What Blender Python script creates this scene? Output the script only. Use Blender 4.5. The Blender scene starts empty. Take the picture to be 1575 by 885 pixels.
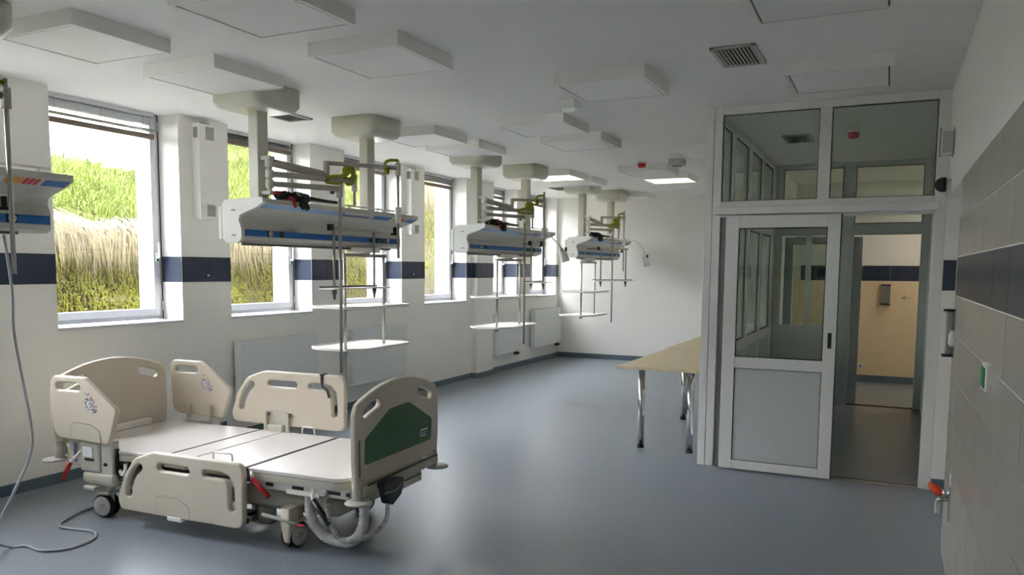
import bpy, bmesh, math, random
from mathutils import Vector, Matrix

# ------------------------------------------------------------------ camera, world, exposure
S = bpy.context.scene
COL = S.collection
R_ = math.radians
F_PX, YAW, PITCH, ROLL, CX, CY = 1219.89, 0.4504518, 0.0921887, 0.0071453, 774.196, 526.879
CAM_H = 1.62
cam_d = bpy.data.cameras.new('camera')
cam = bpy.data.objects.new('camera', cam_d)
COL.objects.link(cam)
fw = Vector((-math.sin(YAW) * math.cos(PITCH), math.cos(YAW) * math.cos(PITCH), -math.sin(PITCH)))
rt = Vector((math.cos(YAW), math.sin(YAW), 0))
up = rt.cross(fw)
r2 = rt * math.cos(ROLL) + up * math.sin(ROLL)
u2 = up * math.cos(ROLL) - rt * math.sin(ROLL)
cam.matrix_world = Matrix(((r2.x, u2.x, -fw.x, 0), (r2.y, u2.y, -fw.y, 0), (r2.z, u2.z, -fw.z, CAM_H), (0, 0, 0, 1)))
cam_d.sensor_fit = 'HORIZONTAL'
cam_d.sensor_width = 36.0
cam_d.lens = F_PX / 1575 * 36.0
cam_d.shift_x = (787.5 - CX) / 1575
cam_d.shift_y = (CY - 442.5) / 1575
cam_d.clip_start = 0.02
S.camera = cam

W = bpy.data.worlds.new('overcast_sky')
S.world = W
W.use_nodes = True
wn = W.node_tree.nodes
wn['Background'].inputs['Color'].default_value = (0.95, 0.96, 1.01, 1)
wn['Background'].inputs['Strength'].default_value = 1.0

S.view_settings.view_transform = 'Standard'
S.view_settings.look = 'None'
S.view_settings.gamma = 1
S.view_settings.use_curve_mapping = False
S.view_settings.exposure = 4.72
CYC = S.cycles
CYC.use_denoising = True
CYC.max_bounces = 14
CYC.diffuse_bounces = 8
CYC.glossy_bounces = 6
CYC.transmission_bounces = 8
CYC.transparent_max_bounces = 24
CYC.sample_clamp_indirect = 6
CYC.caustics_reflective = False
CYC.caustics_refractive = False

random.seed(7)

# ------------------------------------------------------------------ helpers
def srgb(r, g, b):
    def f(c):
        c /= 255.0
        return c / 12.92 if c <= 0.04045 else ((c + 0.055) / 1.055) ** 2.4
    return (f(r), f(g), f(b), 1)

MATS = {}
def mat(name, col, rough=0.5, metal=0.0, var=0.04, scale=6.0, bump=0.0, bscale=60.0, spec=0.5, coat=0.0):
    m = bpy.data.materials.new(name)
    m.use_nodes = True
    nt = m.node_tree
    b = nt.nodes['Principled BSDF']
    b.inputs['Roughness'].default_value = rough
    b.inputs['Metallic'].default_value = metal
    b.inputs['Specular IOR Level'].default_value = spec
    b.inputs['Coat Weight'].default_value = coat
    tc = nt.nodes.new('ShaderNodeTexCoord')
    nz = nt.nodes.new('ShaderNodeTexNoise')
    nz.inputs['Scale'].default_value = scale
    nz.inputs['Detail'].default_value = 4
    nt.links.new(tc.outputs['Object'], nz.inputs['Vector'])
    cr = nt.nodes.new('ShaderNodeValToRGB')
    cr.color_ramp.elements[0].position = 0.3
    cr.color_ramp.elements[1].position = 0.7
    cr.color_ramp.elements[0].color = tuple(max(0, c * (1 - var)) for c in col[:3]) + (1,)
    cr.color_ramp.elements[1].color = tuple(min(1, c * (1 + var)) for c in col[:3]) + (1,)
    nt.links.new(nz.outputs['Fac'], cr.inputs['Fac'])
    nt.links.new(cr.outputs['Color'], b.inputs['Base Color'])
    if bump:
        n2 = nt.nodes.new('ShaderNodeTexNoise')
        n2.inputs['Scale'].default_value = bscale
        nt.links.new(tc.outputs['Object'], n2.inputs['Vector'])
        bp = nt.nodes.new('ShaderNodeBump')
        bp.inputs['Strength'].default_value = bump
        bp.inputs['Distance'].default_value = 0.01
        nt.links.new(n2.outputs['Fac'], bp.inputs['Height'])
        nt.links.new(bp.outputs['Normal'], b.inputs['Normal'])
    MATS[name] = m
    return m

def emat(name, col, strength):
    m = bpy.data.materials.new(name)
    m.use_nodes = True
    nt = m.node_tree
    b = nt.nodes['Principled BSDF']
    b.inputs['Base Color'].default_value = (0.9, 0.9, 0.88, 1)
    b.inputs['Emission Color'].default_value = col
    b.inputs['Emission Strength'].default_value = strength
    MATS[name] = m
    return m

def glassmat(name, tint=(0.96, 0.985, 0.97, 1), ior=1.5):
    # thin sheet of window glass: clear, with the Fresnel reflection of its two faces
    m = bpy.data.materials.new(name)
    m.use_nodes = True
    nt = m.node_tree
    for n in list(nt.nodes):
        nt.nodes.remove(n)
    o = nt.nodes.new('ShaderNodeOutputMaterial')
    mx = nt.nodes.new('ShaderNodeMixShader')
    tr = nt.nodes.new('ShaderNodeBsdfTransparent')
    tr.inputs['Color'].default_value = tint
    gl = nt.nodes.new('ShaderNodeBsdfGlossy')
    gl.inputs['Roughness'].default_value = 0.0
    fr = nt.nodes.new('ShaderNodeFresnel')
    fr.inputs['IOR'].default_value = ior
    # the back faces of the sheet would read as total reflection: feed the outward IOR on both sides
    geo = nt.nodes.new('ShaderNodeNewGeometry')
    mth = nt.nodes.new('ShaderNodeMix')
    mth.data_type = 'FLOAT'
    mth.inputs['A'].default_value = ior
    mth.inputs['B'].default_value = 1.0 / ior
    nt.links.new(geo.outputs['Backfacing'], mth.inputs['Factor'])
    nt.links.new(mth.outputs['Result'], fr.inputs['IOR'])
    nt.links.new(fr.outputs['Fac'], mx.inputs['Fac'])
    nt.links.new(tr.outputs['BSDF'], mx.inputs[1])
    nt.links.new(gl.outputs['BSDF'], mx.inputs[2])
    nt.links.new(mx.outputs['Shader'], o.inputs['Surface'])
    MATS[name] = m
    return m

class MB:
    def __init__(self):
        self.bm = bmesh.new()
    def box(self, x0, x1, y0, y1, z0, z1, r=0.0, seg=2, M=None):
        c = Vector(((x0 + x1) / 2, (y0 + y1) / 2, (z0 + z1) / 2))
        mm = Matrix.Translation(c) @ Matrix.Diagonal((abs(x1 - x0), abs(y1 - y0), abs(z1 - z0), 1))
        if M is not None:
            mm = M @ mm
        g = bmesh.ops.create_cube(self.bm, size=1, matrix=mm)
        if r > 0:
            es = list({e for v in g['verts'] for e in v.link_edges})
            bmesh.ops.bevel(self.bm, geom=es, offset=r, segments=seg, profile=0.5, affect='EDGES')
        return self
    def prism(self, poly, axis, a0, a1):
        # poly in the two other axes (in x,y,z order); extruded along axis
        def P(p, a):
            if axis == 0: return (a, p[0], p[1])
            if axis == 1: return (p[0], a, p[1])
            return (p[0], p[1], a)
        v0 = [self.bm.verts.new(P(p, a0)) for p in poly]
        v1 = [self.bm.verts.new(P(p, a1)) for p in poly]
        n = len(poly)
        fs = [self.bm.faces.new(v0), self.bm.faces.new(v1[::-1])]
        for i in range(n):
            j = (i + 1) % n
            fs.append(self.bm.faces.new((v0[j], v0[i], v1[i], v1[j])))
        bmesh.ops.recalc_face_normals(self.bm, faces=fs)
        return self
    def tube(self, path, r, n=8, closed=False, radii=None):
        pts = [Vector(p) for p in path]
        m = len(pts)
        rings = []
        ref = None
        for i, p in enumerate(pts):
            if closed:
                t = pts[(i + 1) % m] - pts[i - 1]
            else:
                t = pts[min(i + 1, m - 1)] - pts[max(i - 1, 0)]
            if t.length < 1e-9:
                t = Vector((0, 0, 1))
            t.normalize()
            if ref is None:
                a = Vector((0, 0, 1)) if abs(t.z) < 0.9 else Vector((1, 0, 0))
                ref = t.cross(a).normalized()
            else:
                ref = (ref - t * ref.dot(t))
                if ref.length < 1e-6:
                    ref = t.orthogonal()
                ref.normalize()
            b = t.cross(ref)
            rr = radii[i] if radii else r
            rings.append([self.bm.verts.new(p + (ref * math.cos(2 * math.pi * k / n) + b * math.sin(2 * math.pi * k / n)) * rr) for k in range(n)])
        fs = []
        for i in range(m if closed else m - 1):
            A, B = rings[i], rings[(i + 1) % m]
            for k in range(n):
                f = self.bm.faces.new((A[k], A[(k + 1) % n], B[(k + 1) % n], B[k]))
                f.smooth = True
                fs.append(f)
        if not closed:
            fs.append(self.bm.faces.new(rings[0][::-1]))
            fs.append(self.bm.faces.new(rings[-1]))
        bmesh.ops.recalc_face_normals(self.bm, faces=fs)
        return self
    def cyl(self, c, r, h, axis=2, n=20, r2=None):
        d = Vector((0, 0, 0)); d[axis] = h
        c = Vector(c)
        if r2 is None:
            return self.tube([c, c + d], r, n)
        return self.tube([c, c + d], r, n, radii=[r, r2])
    def lathe(self, prof, c, axis=2, n=24):
        # prof: (radius, along) pairs
        c = Vector(c)
        pts, rad = [], []
        for rr, a in prof:
            d = Vector((0, 0, 0)); d[axis] = a
            pts.append(c + d); rad.append(max(rr, 1e-4))
        return self.ringtube(pts, rad, axis, n)
    def ringtube(self, pts, rad, axis, n):
        e1 = Vector((0, 0, 0)); e2 = Vector((0, 0, 0))
        e1[(axis + 1) % 3] = 1; e2[(axis + 2) % 3] = 1
        rings = [[self.bm.verts.new(p + (e1 * math.cos(2 * math.pi * k / n) + e2 * math.sin(2 * math.pi * k / n)) * r) for k in range(n)] for p, r in zip(pts, rad)]
        fs = []
        for A, B in zip(rings, rings[1:]):
            for k in range(n):
                f = self.bm.faces.new((A[k], A[(k + 1) % n], B[(k + 1) % n], B[k]))
                f.smooth = True
                fs.append(f)
        fs.append(self.bm.faces.new(rings[0][::-1])); fs.append(self.bm.faces.new(rings[-1]))
        bmesh.ops.recalc_face_normals(self.bm, faces=fs)
        return self
    def quad(self, a, b, c, d):
        self.bm.faces.new([self.bm.verts.new(p) for p in (a, b, c, d)])
        return self
    def mesh(self, name):
        me = bpy.data.meshes.new(name)
        self.bm.to_mesh(me)
        self.bm.free()
        return me
    def build(self, name, m, parent=None, loc=None, smooth=False, **props):
        me = self.mesh(name)
        if smooth:
            for p in me.polygons:
                p.use_smooth = True
        return link(name, me, m, parent, loc, **props)

def link(name, me, m, parent=None, loc=None, **props):
    if m is not None and not me.materials:
        me.materials.append(MATS[m] if isinstance(m, str) else m)
    o = bpy.data.objects.new(name, me)
    COL.objects.link(o)
    if parent is not None:
        o.parent = parent
    if loc is not None:
        o.location = loc
    for k, v in props.items():
        o[k] = v
    return o

def thing(name, label, cat, loc=(0, 0, 0), rz=0.0, group=None):
    o = bpy.data.objects.new(name, None)
    o.empty_display_size = 0.1
    COL.objects.link(o)
    o.location = loc
    o.rotation_euler = (0, 0, rz)
    o['label'] = label
    o['category'] = cat
    if group:
        o['group'] = group
    return o

def tag(o, label, cat, group=None):
    o['label'] = label
    o['category'] = cat
    if group:
        o['group'] = group
    return o

def struct(o, label=None):
    o['kind'] = 'structure'
    if label:
        o['label'] = label
    return o

def copy_part(src, parent, loc):
    c = src.copy()
    COL.objects.link(c)
    c.parent = parent
    c.location = loc
    return c

def roundpoly(pts, rs, seg=6):
    n = len(pts)
    if not isinstance(rs, (list, tuple)):
        rs = [rs] * n
    out = []
    for i in range(n):
        p = Vector(pts[i]); a = Vector(pts[i - 1]); b = Vector(pts[(i + 1) % n])
        r = rs[i]
        if r <= 0:
            out.append(tuple(p)); continue
        da = (a - p); db = (b - p)
        la, lb = da.length, db.length
        da.normalize(); db.normalize()
        ang = da.angle(db)
        d = min(r / math.tan(ang / 2), la * 0.49, lb * 0.49)
        p0 = p + da * d; p1 = p + db * d
        for k in range(seg + 1):
            t = k / seg
            q = p0 * (1 - t) ** 2 + p * 2 * t * (1 - t) + p1 * t * t
            out.append(tuple(q))
    return out

def slot(path, r, seg=6):
    # closed outline of a thick polyline with round ends
    P = [Vector(p) for p in path]
    L, Rr = [], []
    for i, p in enumerate(P):
        t = (P[min(i + 1, len(P) - 1)] - P[max(i - 1, 0)]).normalized()
        n = Vector((-t.y, t.x))
        L.append(p + n * r); Rr.append(p - n * r)
    out = [tuple(q) for q in L]
    t = (P[-1] - P[-2]).normalized(); a0 = math.atan2(t.x, -t.y)
    for k in range(1, seg):
        a = a0 - math.pi * k / seg
        out.append((P[-1].x + r * math.cos(a0 + math.pi * -k / seg) , P[-1].y + r * math.sin(a0 - math.pi * k / seg)))
    out += [tuple(q) for q in Rr[::-1]]
    t = (P[0] - P[1]).normalized(); a0 = math.atan2(t.x, -t.y)
    for k in range(1, seg):
        out.append((P[0].x + r * math.cos(a0 - math.pi * k / seg), P[0].y + r * math.sin(a0 - math.pi * k / seg)))
    return out

def panel_mesh(name, outer, holes, thick, bevel=0.006, M=None):
    cu = bpy.data.curves.new(name, 'CURVE')
    cu.dimensions = '2D'
    cu.fill_mode = 'BOTH'
    cu.extrude = max(thick / 2 - bevel, 0.0005)
    cu.bevel_depth = bevel
    cu.bevel_resolution = 2
    for loop in [outer] + list(holes):
        sp = cu.splines.new('POLY')
        sp.points.add(len(loop) - 1)
        for q, p in zip(sp.points, loop):
            q.co = (p[0], p[1], 0, 1)
        sp.use_cyclic_u = True
    ob = bpy.data.objects.new(name + '_tmp', cu)
    me = bpy.data.meshes.new_from_object(ob)
    bpy.data.objects.remove(ob)
    bpy.data.curves.remove(cu)
    me.name = name
    if M is not None:
        me.transform(M)
    return me

# local panel axes: curve x -> bed u, curve y -> z, curve z -> -v   (standing panel along x)
M_XZ = Matrix(((1, 0, 0, 0), (0, 0, -1, 0), (0, 1, 0, 0), (0, 0, 0, 1)))
# curve x -> y, curve y -> z, curve z -> x
M_YZ = Matrix(((0, 0, 1, 0), (1, 0, 0, 0), (0, 1, 0, 0), (0, 0, 0, 1)))

def smooth_path(pts, sub=6):
    # Catmull-Rom
    P = [Vector(p) for p in pts]
    out = []
    n = len(P)
    for i in range(n - 1):
        p0 = P[max(i - 1, 0)]; p1 = P[i]; p2 = P[i + 1]; p3 = P[min(i + 2, n - 1)]
        for k in range(sub):
            t = k / sub
            out.append(0.5 * ((2 * p1) + (p2 - p0) * t + (2 * p0 - 5 * p1 + 4 * p2 - p3) * t * t + (3 * p1 - p0 - 3 * p2 + p3) * t ** 3))
    out.append(P[-1])
    return out

def coil(path, r, turns, n=8):
    P = smooth_path(path, 12)
    L = [0]
    for a, b in zip(P, P[1:]):
        L.append(L[-1] + (b - a).length)
    N = int(turns * n)
    out = []
    for k in range(N + 1):
        s = L[-1] * k / N
        i = 0
        while i < len(L) - 2 and L[i + 1] < s:
            i += 1
        t = (s - L[i]) / max(L[i + 1] - L[i], 1e-6)
        p = P[i].lerp(P[i + 1], t)
        d = (P[i + 1] - P[i]).normalized()
        e1 = d.cross(Vector((0, 1, 0.01))).normalized()
        e2 = d.cross(e1)
        a = 2 * math.pi * k / n
        out.append(p + (e1 * math.cos(a) + e2 * math.sin(a)) * r)
    return out

# ------------------------------------------------------------------ materials
mat('plaster', srgb(240, 238, 233), 0.75, var=0.015, scale=1.5, bump=0.06, bscale=220)
mat('plaster_warm', srgb(240, 218, 182), 0.7, var=0.015, scale=1.5)
mat('ceiling_paint', srgb(241, 240, 237), 0.85, var=0.012, scale=1.2)
mat('white_tile', srgb(192, 186, 176), 0.2, var=0.02, scale=2.0)
mat('grout', srgb(250, 249, 244), 0.8, var=0.02)
mat('blue_tile', srgb(50, 58, 78), 0.25, var=0.06, scale=3.0)
mat('window_white', srgb(212, 214, 218), 0.35, var=0.01)
mat('alu_white', srgb(232, 231, 228), 0.4, var=0.01)
mat('panel_grey', srgb(198, 202, 201), 0.45, var=0.01)
mat('seal_black', srgb(24, 24, 26), 0.6)
mat('facade', srgb(240, 240, 238), 0.9, var=0.02)
mat('blind_brown', srgb(122, 108, 96), 0.5)
mat('green_mark', srgb(16, 130, 70), 0.5)
mat('radiator_white', srgb(226, 228, 226), 0.4, var=0.01)
mat('dark_plastic', srgb(32, 32, 36), 0.45)
mat('grey_plastic', srgb(150, 150, 148), 0.5)
mat('lamp_white', srgb(240, 238, 234), 0.45, var=0.01)
mat('diffuser_off', srgb(240, 239, 237), 0.5, var=0.008)
emat('diffuser_on', (1.0, 0.88, 0.68, 1), 0.09)
emat('corridor_lamp', (1.0, 0.90, 0.76, 1), 0.5)
mat('pendant_cream', srgb(206, 204, 188), 0.32, var=0.015)
mat('pendant_white', srgb(226, 226, 220), 0.4, var=0.01)
mat('pendant_alu', srgb(206, 203, 193), 0.42, metal=0.0, var=0.02)
mat('pendant_blue', srgb(36, 106, 176), 0.4, var=0.03)
mat('label_light_blue', srgb(126, 170, 214), 0.4)
mat('label_violet', srgb(92, 96, 156), 0.4)
mat('label_orange', srgb(232, 150, 40), 0.4)
mat('label_red', srgb(200, 48, 40), 0.4)
mat('label_white', srgb(226, 228, 230), 0.4)
mat('steel', srgb(172, 168, 160), 0.3, metal=0.9, var=0.03)
mat('arm_paint', srgb(178, 174, 160), 0.4, var=0.02)
mat('strap_green', srgb(150, 152, 26), 0.5, var=0.15, scale=40)
mat('cable_black', srgb(18, 18, 22), 0.5)
mat('cable_red', srgb(176, 24, 40), 0.5)
mat('cable_yellow', srgb(206, 160, 30), 0.5)
mat('cable_grey', srgb(176, 178, 180), 0.5)
mat('cable_white', srgb(226, 224, 216), 0.5)
mat('tray_white', srgb(236, 232, 224), 0.35, var=0.01)
mat('bed_plastic', srgb(205, 195, 178), 0.42, var=0.012, bump=0.03, bscale=300)
mat('bed_frame', srgb(190, 186, 172), 0.42, var=0.02)
mat('bed_deck', srgb(216, 210, 206), 0.3, var=0.012)
mat('bed_rim', srgb(78, 62, 50), 0.5)
mat('bed_green', srgb(52, 98, 58), 0.45, var=0.04)
mat('bed_dark', srgb(92, 92, 88), 0.5, var=0.04)
mat('rubber', srgb(30, 30, 32), 0.65)
mat('lever_red', srgb(176, 20, 34), 0.4)
mat('hose_grey', srgb(186, 186, 182), 0.5)
mat('chrome', srgb(205, 205, 205), 0.12, metal=1.0, var=0.01)
mat('table_top', srgb(222, 205, 168), 0.45, var=0.05, scale=9)
mat('alarm_red', srgb(190, 30, 22), 0.35)
mat('orange', srgb(232, 84, 30), 0.45)
mat('vent_grey', srgb(196, 194, 188), 0.5)
mat('vent_dark', srgb(104, 101, 96), 0.7)
mat('sticker_blue', srgb(110, 130, 170), 0.4)
glassmat('glass')
glassmat('glass_window', (0.97, 0.98, 0.98, 1))
glassmat('glass_tint', (0.86, 0.90, 0.87, 1))

def floor_material():
    m = bpy.data.materials.new('floor_vinyl')
    m.use_nodes = True
    nt = m.node_tree
    b = nt.nodes['Principled BSDF']
    tc = nt.nodes.new('ShaderNodeTexCoord')
    n1 = nt.nodes.new('ShaderNodeTexNoise'); n1.inputs['Scale'].default_value = 55; n1.inputs['Detail'].default_value = 6
    n2 = nt.nodes.new('ShaderNodeTexNoise'); n2.inputs['Scale'].default_value = 0.7; n2.inputs['Detail'].default_value = 3
    for n in (n1, n2):
        nt.links.new(tc.outputs['Object'], n.inputs['Vector'])
    c1 = nt.nodes.new('ShaderNodeValToRGB')
    c1.color_ramp.elements[0].position = 0.35; c1.color_ramp.elements[0].color = srgb(122, 131, 140)
    c1.color_ramp.elements[1].position = 0.68; c1.color_ramp.elements[1].color = srgb(133, 142, 151)
    nt.links.new(n1.outputs['Fac'], c1.inputs['Fac'])
    nt.links.new(c1.outputs['Color'], b.inputs['Base Color'])
    mr = nt.nodes.new('ShaderNodeMapRange')
    mr.inputs['To Min'].default_value = 0.30; mr.inputs['To Max'].default_value = 0.36
    b.inputs['Specular IOR Level'].default_value = 0.8
    nt.links.new(n2.outputs['Fac'], mr.inputs['Value'])
    nt.links.new(mr.outputs['Result'], b.inputs['Roughness'])
    MATS['floor_vinyl'] = m
floor_material()
mat('cove_vinyl', srgb(96, 112, 124), 0.4, var=0.05, scale=30)

def bank_material():
    m = bpy.data.materials.new('bank_soil')
    m.use_nodes = True
    nt = m.node_tree
    b = nt.nodes['Principled BSDF']
    b.inputs['Roughness'].default_value = 0.95
    tc = nt.nodes.new('ShaderNodeTexCoord')
    n1 = nt.nodes.new('ShaderNodeTexNoise'); n1.inputs['Scale'].default_value = 2.2; n1.inputs['Detail'].default_value = 8; n1.inputs['Roughness'].default_value = 0.7
    n2 = nt.nodes.new('ShaderNodeTexNoise'); n2.inputs['Scale'].default_value = 14; n2.inputs['Detail'].default_value = 8; n2.inputs['Roughness'].default_value = 0.75
    for n in (n1, n2):
        nt.links.new(tc.outputs['Object'], n.inputs['Vector'])
    c1 = nt.nodes.new('ShaderNodeValToRGB')
    e = c1.color_ramp.elements
    e[0].position = 0.36; e[0].color = srgb(84, 74, 50)
    e[1].position = 0.66; e[1].color = srgb(86, 88, 22)
    k = e.new(0.5); k.color = srgb(92, 84, 42)
    nt.links.new(n1.outputs['Fac'], c1.inputs['Fac'])
    c2 = nt.nodes.new('ShaderNodeValToRGB')
    c2.color_ramp.elements[0].position = 0.36; c2.color_ramp.elements[0].color = (0.22, 0.22, 0.22, 1)
    c2.color_ramp.elements[1].position = 0.6; c2.color_ramp.elements[1].color = (1, 1, 1, 1)
    nt.links.new(n2.outputs['Fac'], c2.inputs['Fac'])
    mx = nt.nodes.new('ShaderNodeMix'); mx.data_type = 'RGBA'; mx.blend_type = 'MULTIPLY'
    mx.inputs['Factor'].default_value = 1.0
    nt.links.new(c1.outputs['Color'], mx.inputs['A']); nt.links.new(c2.outputs['Color'], mx.inputs['B'])
    nt.links.new(mx.outputs['Result'], b.inputs['Base Color'])
    bp = nt.nodes.new('ShaderNodeBump'); bp.inputs['Strength'].default_value = 0.8; bp.inputs['Distance'].default_value = 0.05
    nt.links.new(n2.outputs['Fac'], bp.inputs['Height']); nt.links.new(bp.outputs['Normal'], b.inputs['Normal'])
    MATS['bank_soil'] = m
bank_material()
mat('grass_green', srgb(84, 96, 30), 0.8, var=0.35, scale=3.0)
mat('grass_dry', srgb(112, 102, 76), 0.85, var=0.3, scale=5.0)
mat('moss_green', srgb(96, 95, 20), 0.9, var=0.5, scale=2.5)
mat('ground_soil', srgb(96, 90, 74), 0.9, var=0.15)

# ------------------------------------------------------------------ room dimensions
LW, RW, CE, BY, FY, PY = -5.52, 0.35, 2.92, -0.35, 13.71, 6.60
SILL, FR_X, OUT_X = 1.15, -5.75, -6.05
WIN = [(0.38, 1.535), (2.11, 3.265), (3.84, 5.0), (5.568, 6.725), (7.307, 8.46), (9.01, 10.16), (10.74, 11.89), (12.45, 13.61)]
Z_B0, Z_B1 = 1.487, 1.707
TOP = 3.15
NY = 10.45          # inner partition of the lobby
CY2 = 12.8          # corridor wall

# ------------------------------------------------------------------ structure: shell
fl = MB().box(LW - 0.6, 2.2, BY - 0.2, FY + 0.2, -0.12, 0).build('floor', 'floor_vinyl')
struct(fl, 'blue grey vinyl floor with soft window reflections')
ce = MB().box(LW - 0.6, 2.2, BY - 0.2, FY + 0.2, CE, TOP).build('ceiling', 'ceiling_paint')
struct(ce, 'plain white painted ceiling')

mb = MB()
mb.box(OUT_X, LW, BY - 0.2, FY + 0.2, -0.1, SILL)
edges = [BY - 0.2] + [v for w in WIN for v in w] + [FY + 0.2]
for a, b in zip(edges[0::2], edges[1::2]):
    mb.box(OUT_X, LW, a, b, SILL, CE)
wl = struct(mb.build('wall_left', 'plaster'), 'white window wall with a dark blue tile band')

mb = MB()
mb.box(RW + 0.002, 0.62, BY - 0.2, 5.2, 0, 2.147)
mb.box(RW, 0.62, BY - 0.2, PY, 2.147, CE)
wpi = struct(MB().box(LW, -5.43, 10.33, 10.86, 0, CE).build('wall_pilaster', 'plaster'), 'shallow white pilaster between the windows')
wr = struct(mb.build('wall_right', 'plaster'), 'white tiled side wall with plain plaster above')
gro = MB().box(RW + 0.0005, RW + 0.003, BY, 5.199, 0, 2.147).build('grout_bed', 'grout', wr)
wf = struct(MB().box(LW - 0.5, -1.35, FY, FY + 0.2, 0, CE).build('wall_far', 'plaster'), 'plain pale end wall of the ward')
wb = struct(MB().box(LW - 0.5, 0.62, BY - 0.2, BY, 0, CE).build('wall_back', 'plaster'), 'wall behind the photographer with a blue tile band')
# walls around the lobby and corridor
mb = MB()
mb.box(RW, 1.1, PY, PY + 0.12, 0, CE)
wn1 = struct(mb.build('wall_niche', 'plaster'), 'short white wall beside the partition in the niche')
mb = MB().box(0.62, 0.75, 5.0, PY, 0, CE).box(0.62, 0.75, BY - .2, 5.0, 0, CE)
struct(mb.build('wall_niche_side', 'plaster'))
mb = MB().box(RW + 0.05, 0.62, PY + 0.12, NY, 0, CE)
struct(mb.build('wall_lobby', 'panel_grey'))
struct(MB().box(-1.9, 2.2, CY2, CY2 + 0.15, 0, CE).build('wall_corridor', 'plaster'), 'warm lit corridor wall with blue tile band')
wc = bpy.data.objects['wall_corridor']
MB().box(-1.3, 1.9, CY2 - 0.003, CY2, 0.1, Z_B0).build('dado_paint', 'plaster_warm', wc)
struct(MB().box(-1.42, -1.3, NY + 0.08, FY, 0, CE).build('wall_corridor_end', 'plaster'))
struct(MB().box(1.9, 2.1, NY, CY2, 0, CE).box(0.62, 2.1, NY - 0.1, NY + 0.06, 0, CE).build('wall_corridor_side', 'plaster'))

# baseboards (coved vinyl)
mb = MB().box(LW, LW + 0.008, BY, 10.33, 0, 0.08).box(LW, LW + 0.008, 10.86, FY, 0, 0.08)
mb.box(LW, -5.422, 10.322, 10.33, 0, 0.08).box(-5.43, -5.422, 10.33, 10.868, 0, 0.08).box(LW, -5.422, 10.86, 10.868, 0, 0.08)
struct(mb.build('baseboard_left', 'cove_vinyl'))
struct(MB().box(LW, -1.42, FY - 0.008, FY, 0, 0.09).build('baseboard_far', 'cove_vinyl'))
struct(MB().box(0.352, 0.62, PY - 0.008, PY, 0, 0.09).build('baseboard_niche', 'cove_vinyl'))
struct(MB().box(-1.3, 1.9, CY2 - 0.01, CY2, 0, 0.1).build('baseboard_corridor', 'cove_vinyl'))

# ------------------------------------------------------------------ tiles
def shared_box(name, sx, sy, sz, m, cache={}):
    key = (name, round(sx, 4), round(sy, 4), round(sz, 4), m)
    if key not in cache:
        me = MB().box(-sx / 2, sx / 2, -sy / 2, sy / 2, -sz / 2, sz / 2).mesh(name)
        me.materials.append(MATS[m])
        cache[key] = me
    return cache[key]

G = 0.0055
rows = [(0.0, 0.167)] + [(0.167 + 0.22 * k, 0.387 + 0.22 * k) for k in range(9)]
yj = [5.2 - 0.44 * k for k in range(13)] + [BY]
for (z0, z1) in rows:
    blue = abs(z0 - Z_B0) < 0.01
    for a, b in zip(yj[1:], yj):
        me = shared_box('tile', 0.006, b - a - G, z1 - z0 - G, 'blue_tile' if blue else 'white_tile')
        o = link('tile', me, None, wr, (RW + 0.0025 - 0.003 + random.uniform(-.0004, .0004), (a + b) / 2, (z0 + z1) / 2))

def band(parent, axis, plane, segs, t=0.004, z0=Z_B0, z1=Z_B1):
    # tiles of the band on a wall facing +x ('x'), -y ('y') or +y ('Y')
    for a, b in segs:
        if axis == 'x':
            me = shared_box('band_tile', t * 2, b - a - 0.002, z1 - z0, 'blue_tile'); loc = (plane, (a + b) / 2, (z0 + z1) / 2)
        else:
            me = shared_box('band_tile', b - a - 0.002, t * 2, z1 - z0, 'blue_tile'); loc = ((a + b) / 2, plane, (z0 + z1) / 2)
        link('band_tile', me, None, parent, loc)

band(wl, 'x', LW, [(-.35, -.06), (-.06, .38), (1.535, 1.83), (1.83, 2.11), (3.265, 3.284), (3.284, 3.724), (3.724, 3.838),
                   (5.0, 5.356), (5.356, 5.568), (6.725, 6.968), (6.968, 7.178), (7.178, 7.307), (8.46, 8.60), (8.60, 9.01),
                   (10.16, 10.325), (11.89, 12.18), (12.18, 12.45), (13.61, 13.705)])
band(wpi, 'x', -5.43, [(10.326, 10.60), (10.60, 10.865)])
band(wpi, 'y', 10.33, [(-5.516, -5.432)])
for a, b in WIN:       # tiles returning into the reveals
    band(wl, 'y', b, [(FR_X, LW - 0.003)])
    band(wl, 'y', a, [(FR_X, LW - 0.003)])
band(wb, 'y', BY, [(LW + 0.44 * k + 0.01, min(LW + 0.44 * (k + 1), RW - 0.01)) for k in range(14) if LW + 0.44 * k + 0.05 < RW])
band(wn1, 'y', PY, [(0.352, 0.437), (0.441, 0.62)])
band(wc, 'y', CY2, [(-1.2, -0.74), (-0.74, -0.35), (-0.35, 0.022), (0.022, 0.402), (0.402, 0.78), (0.78, 1.16)])

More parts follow.
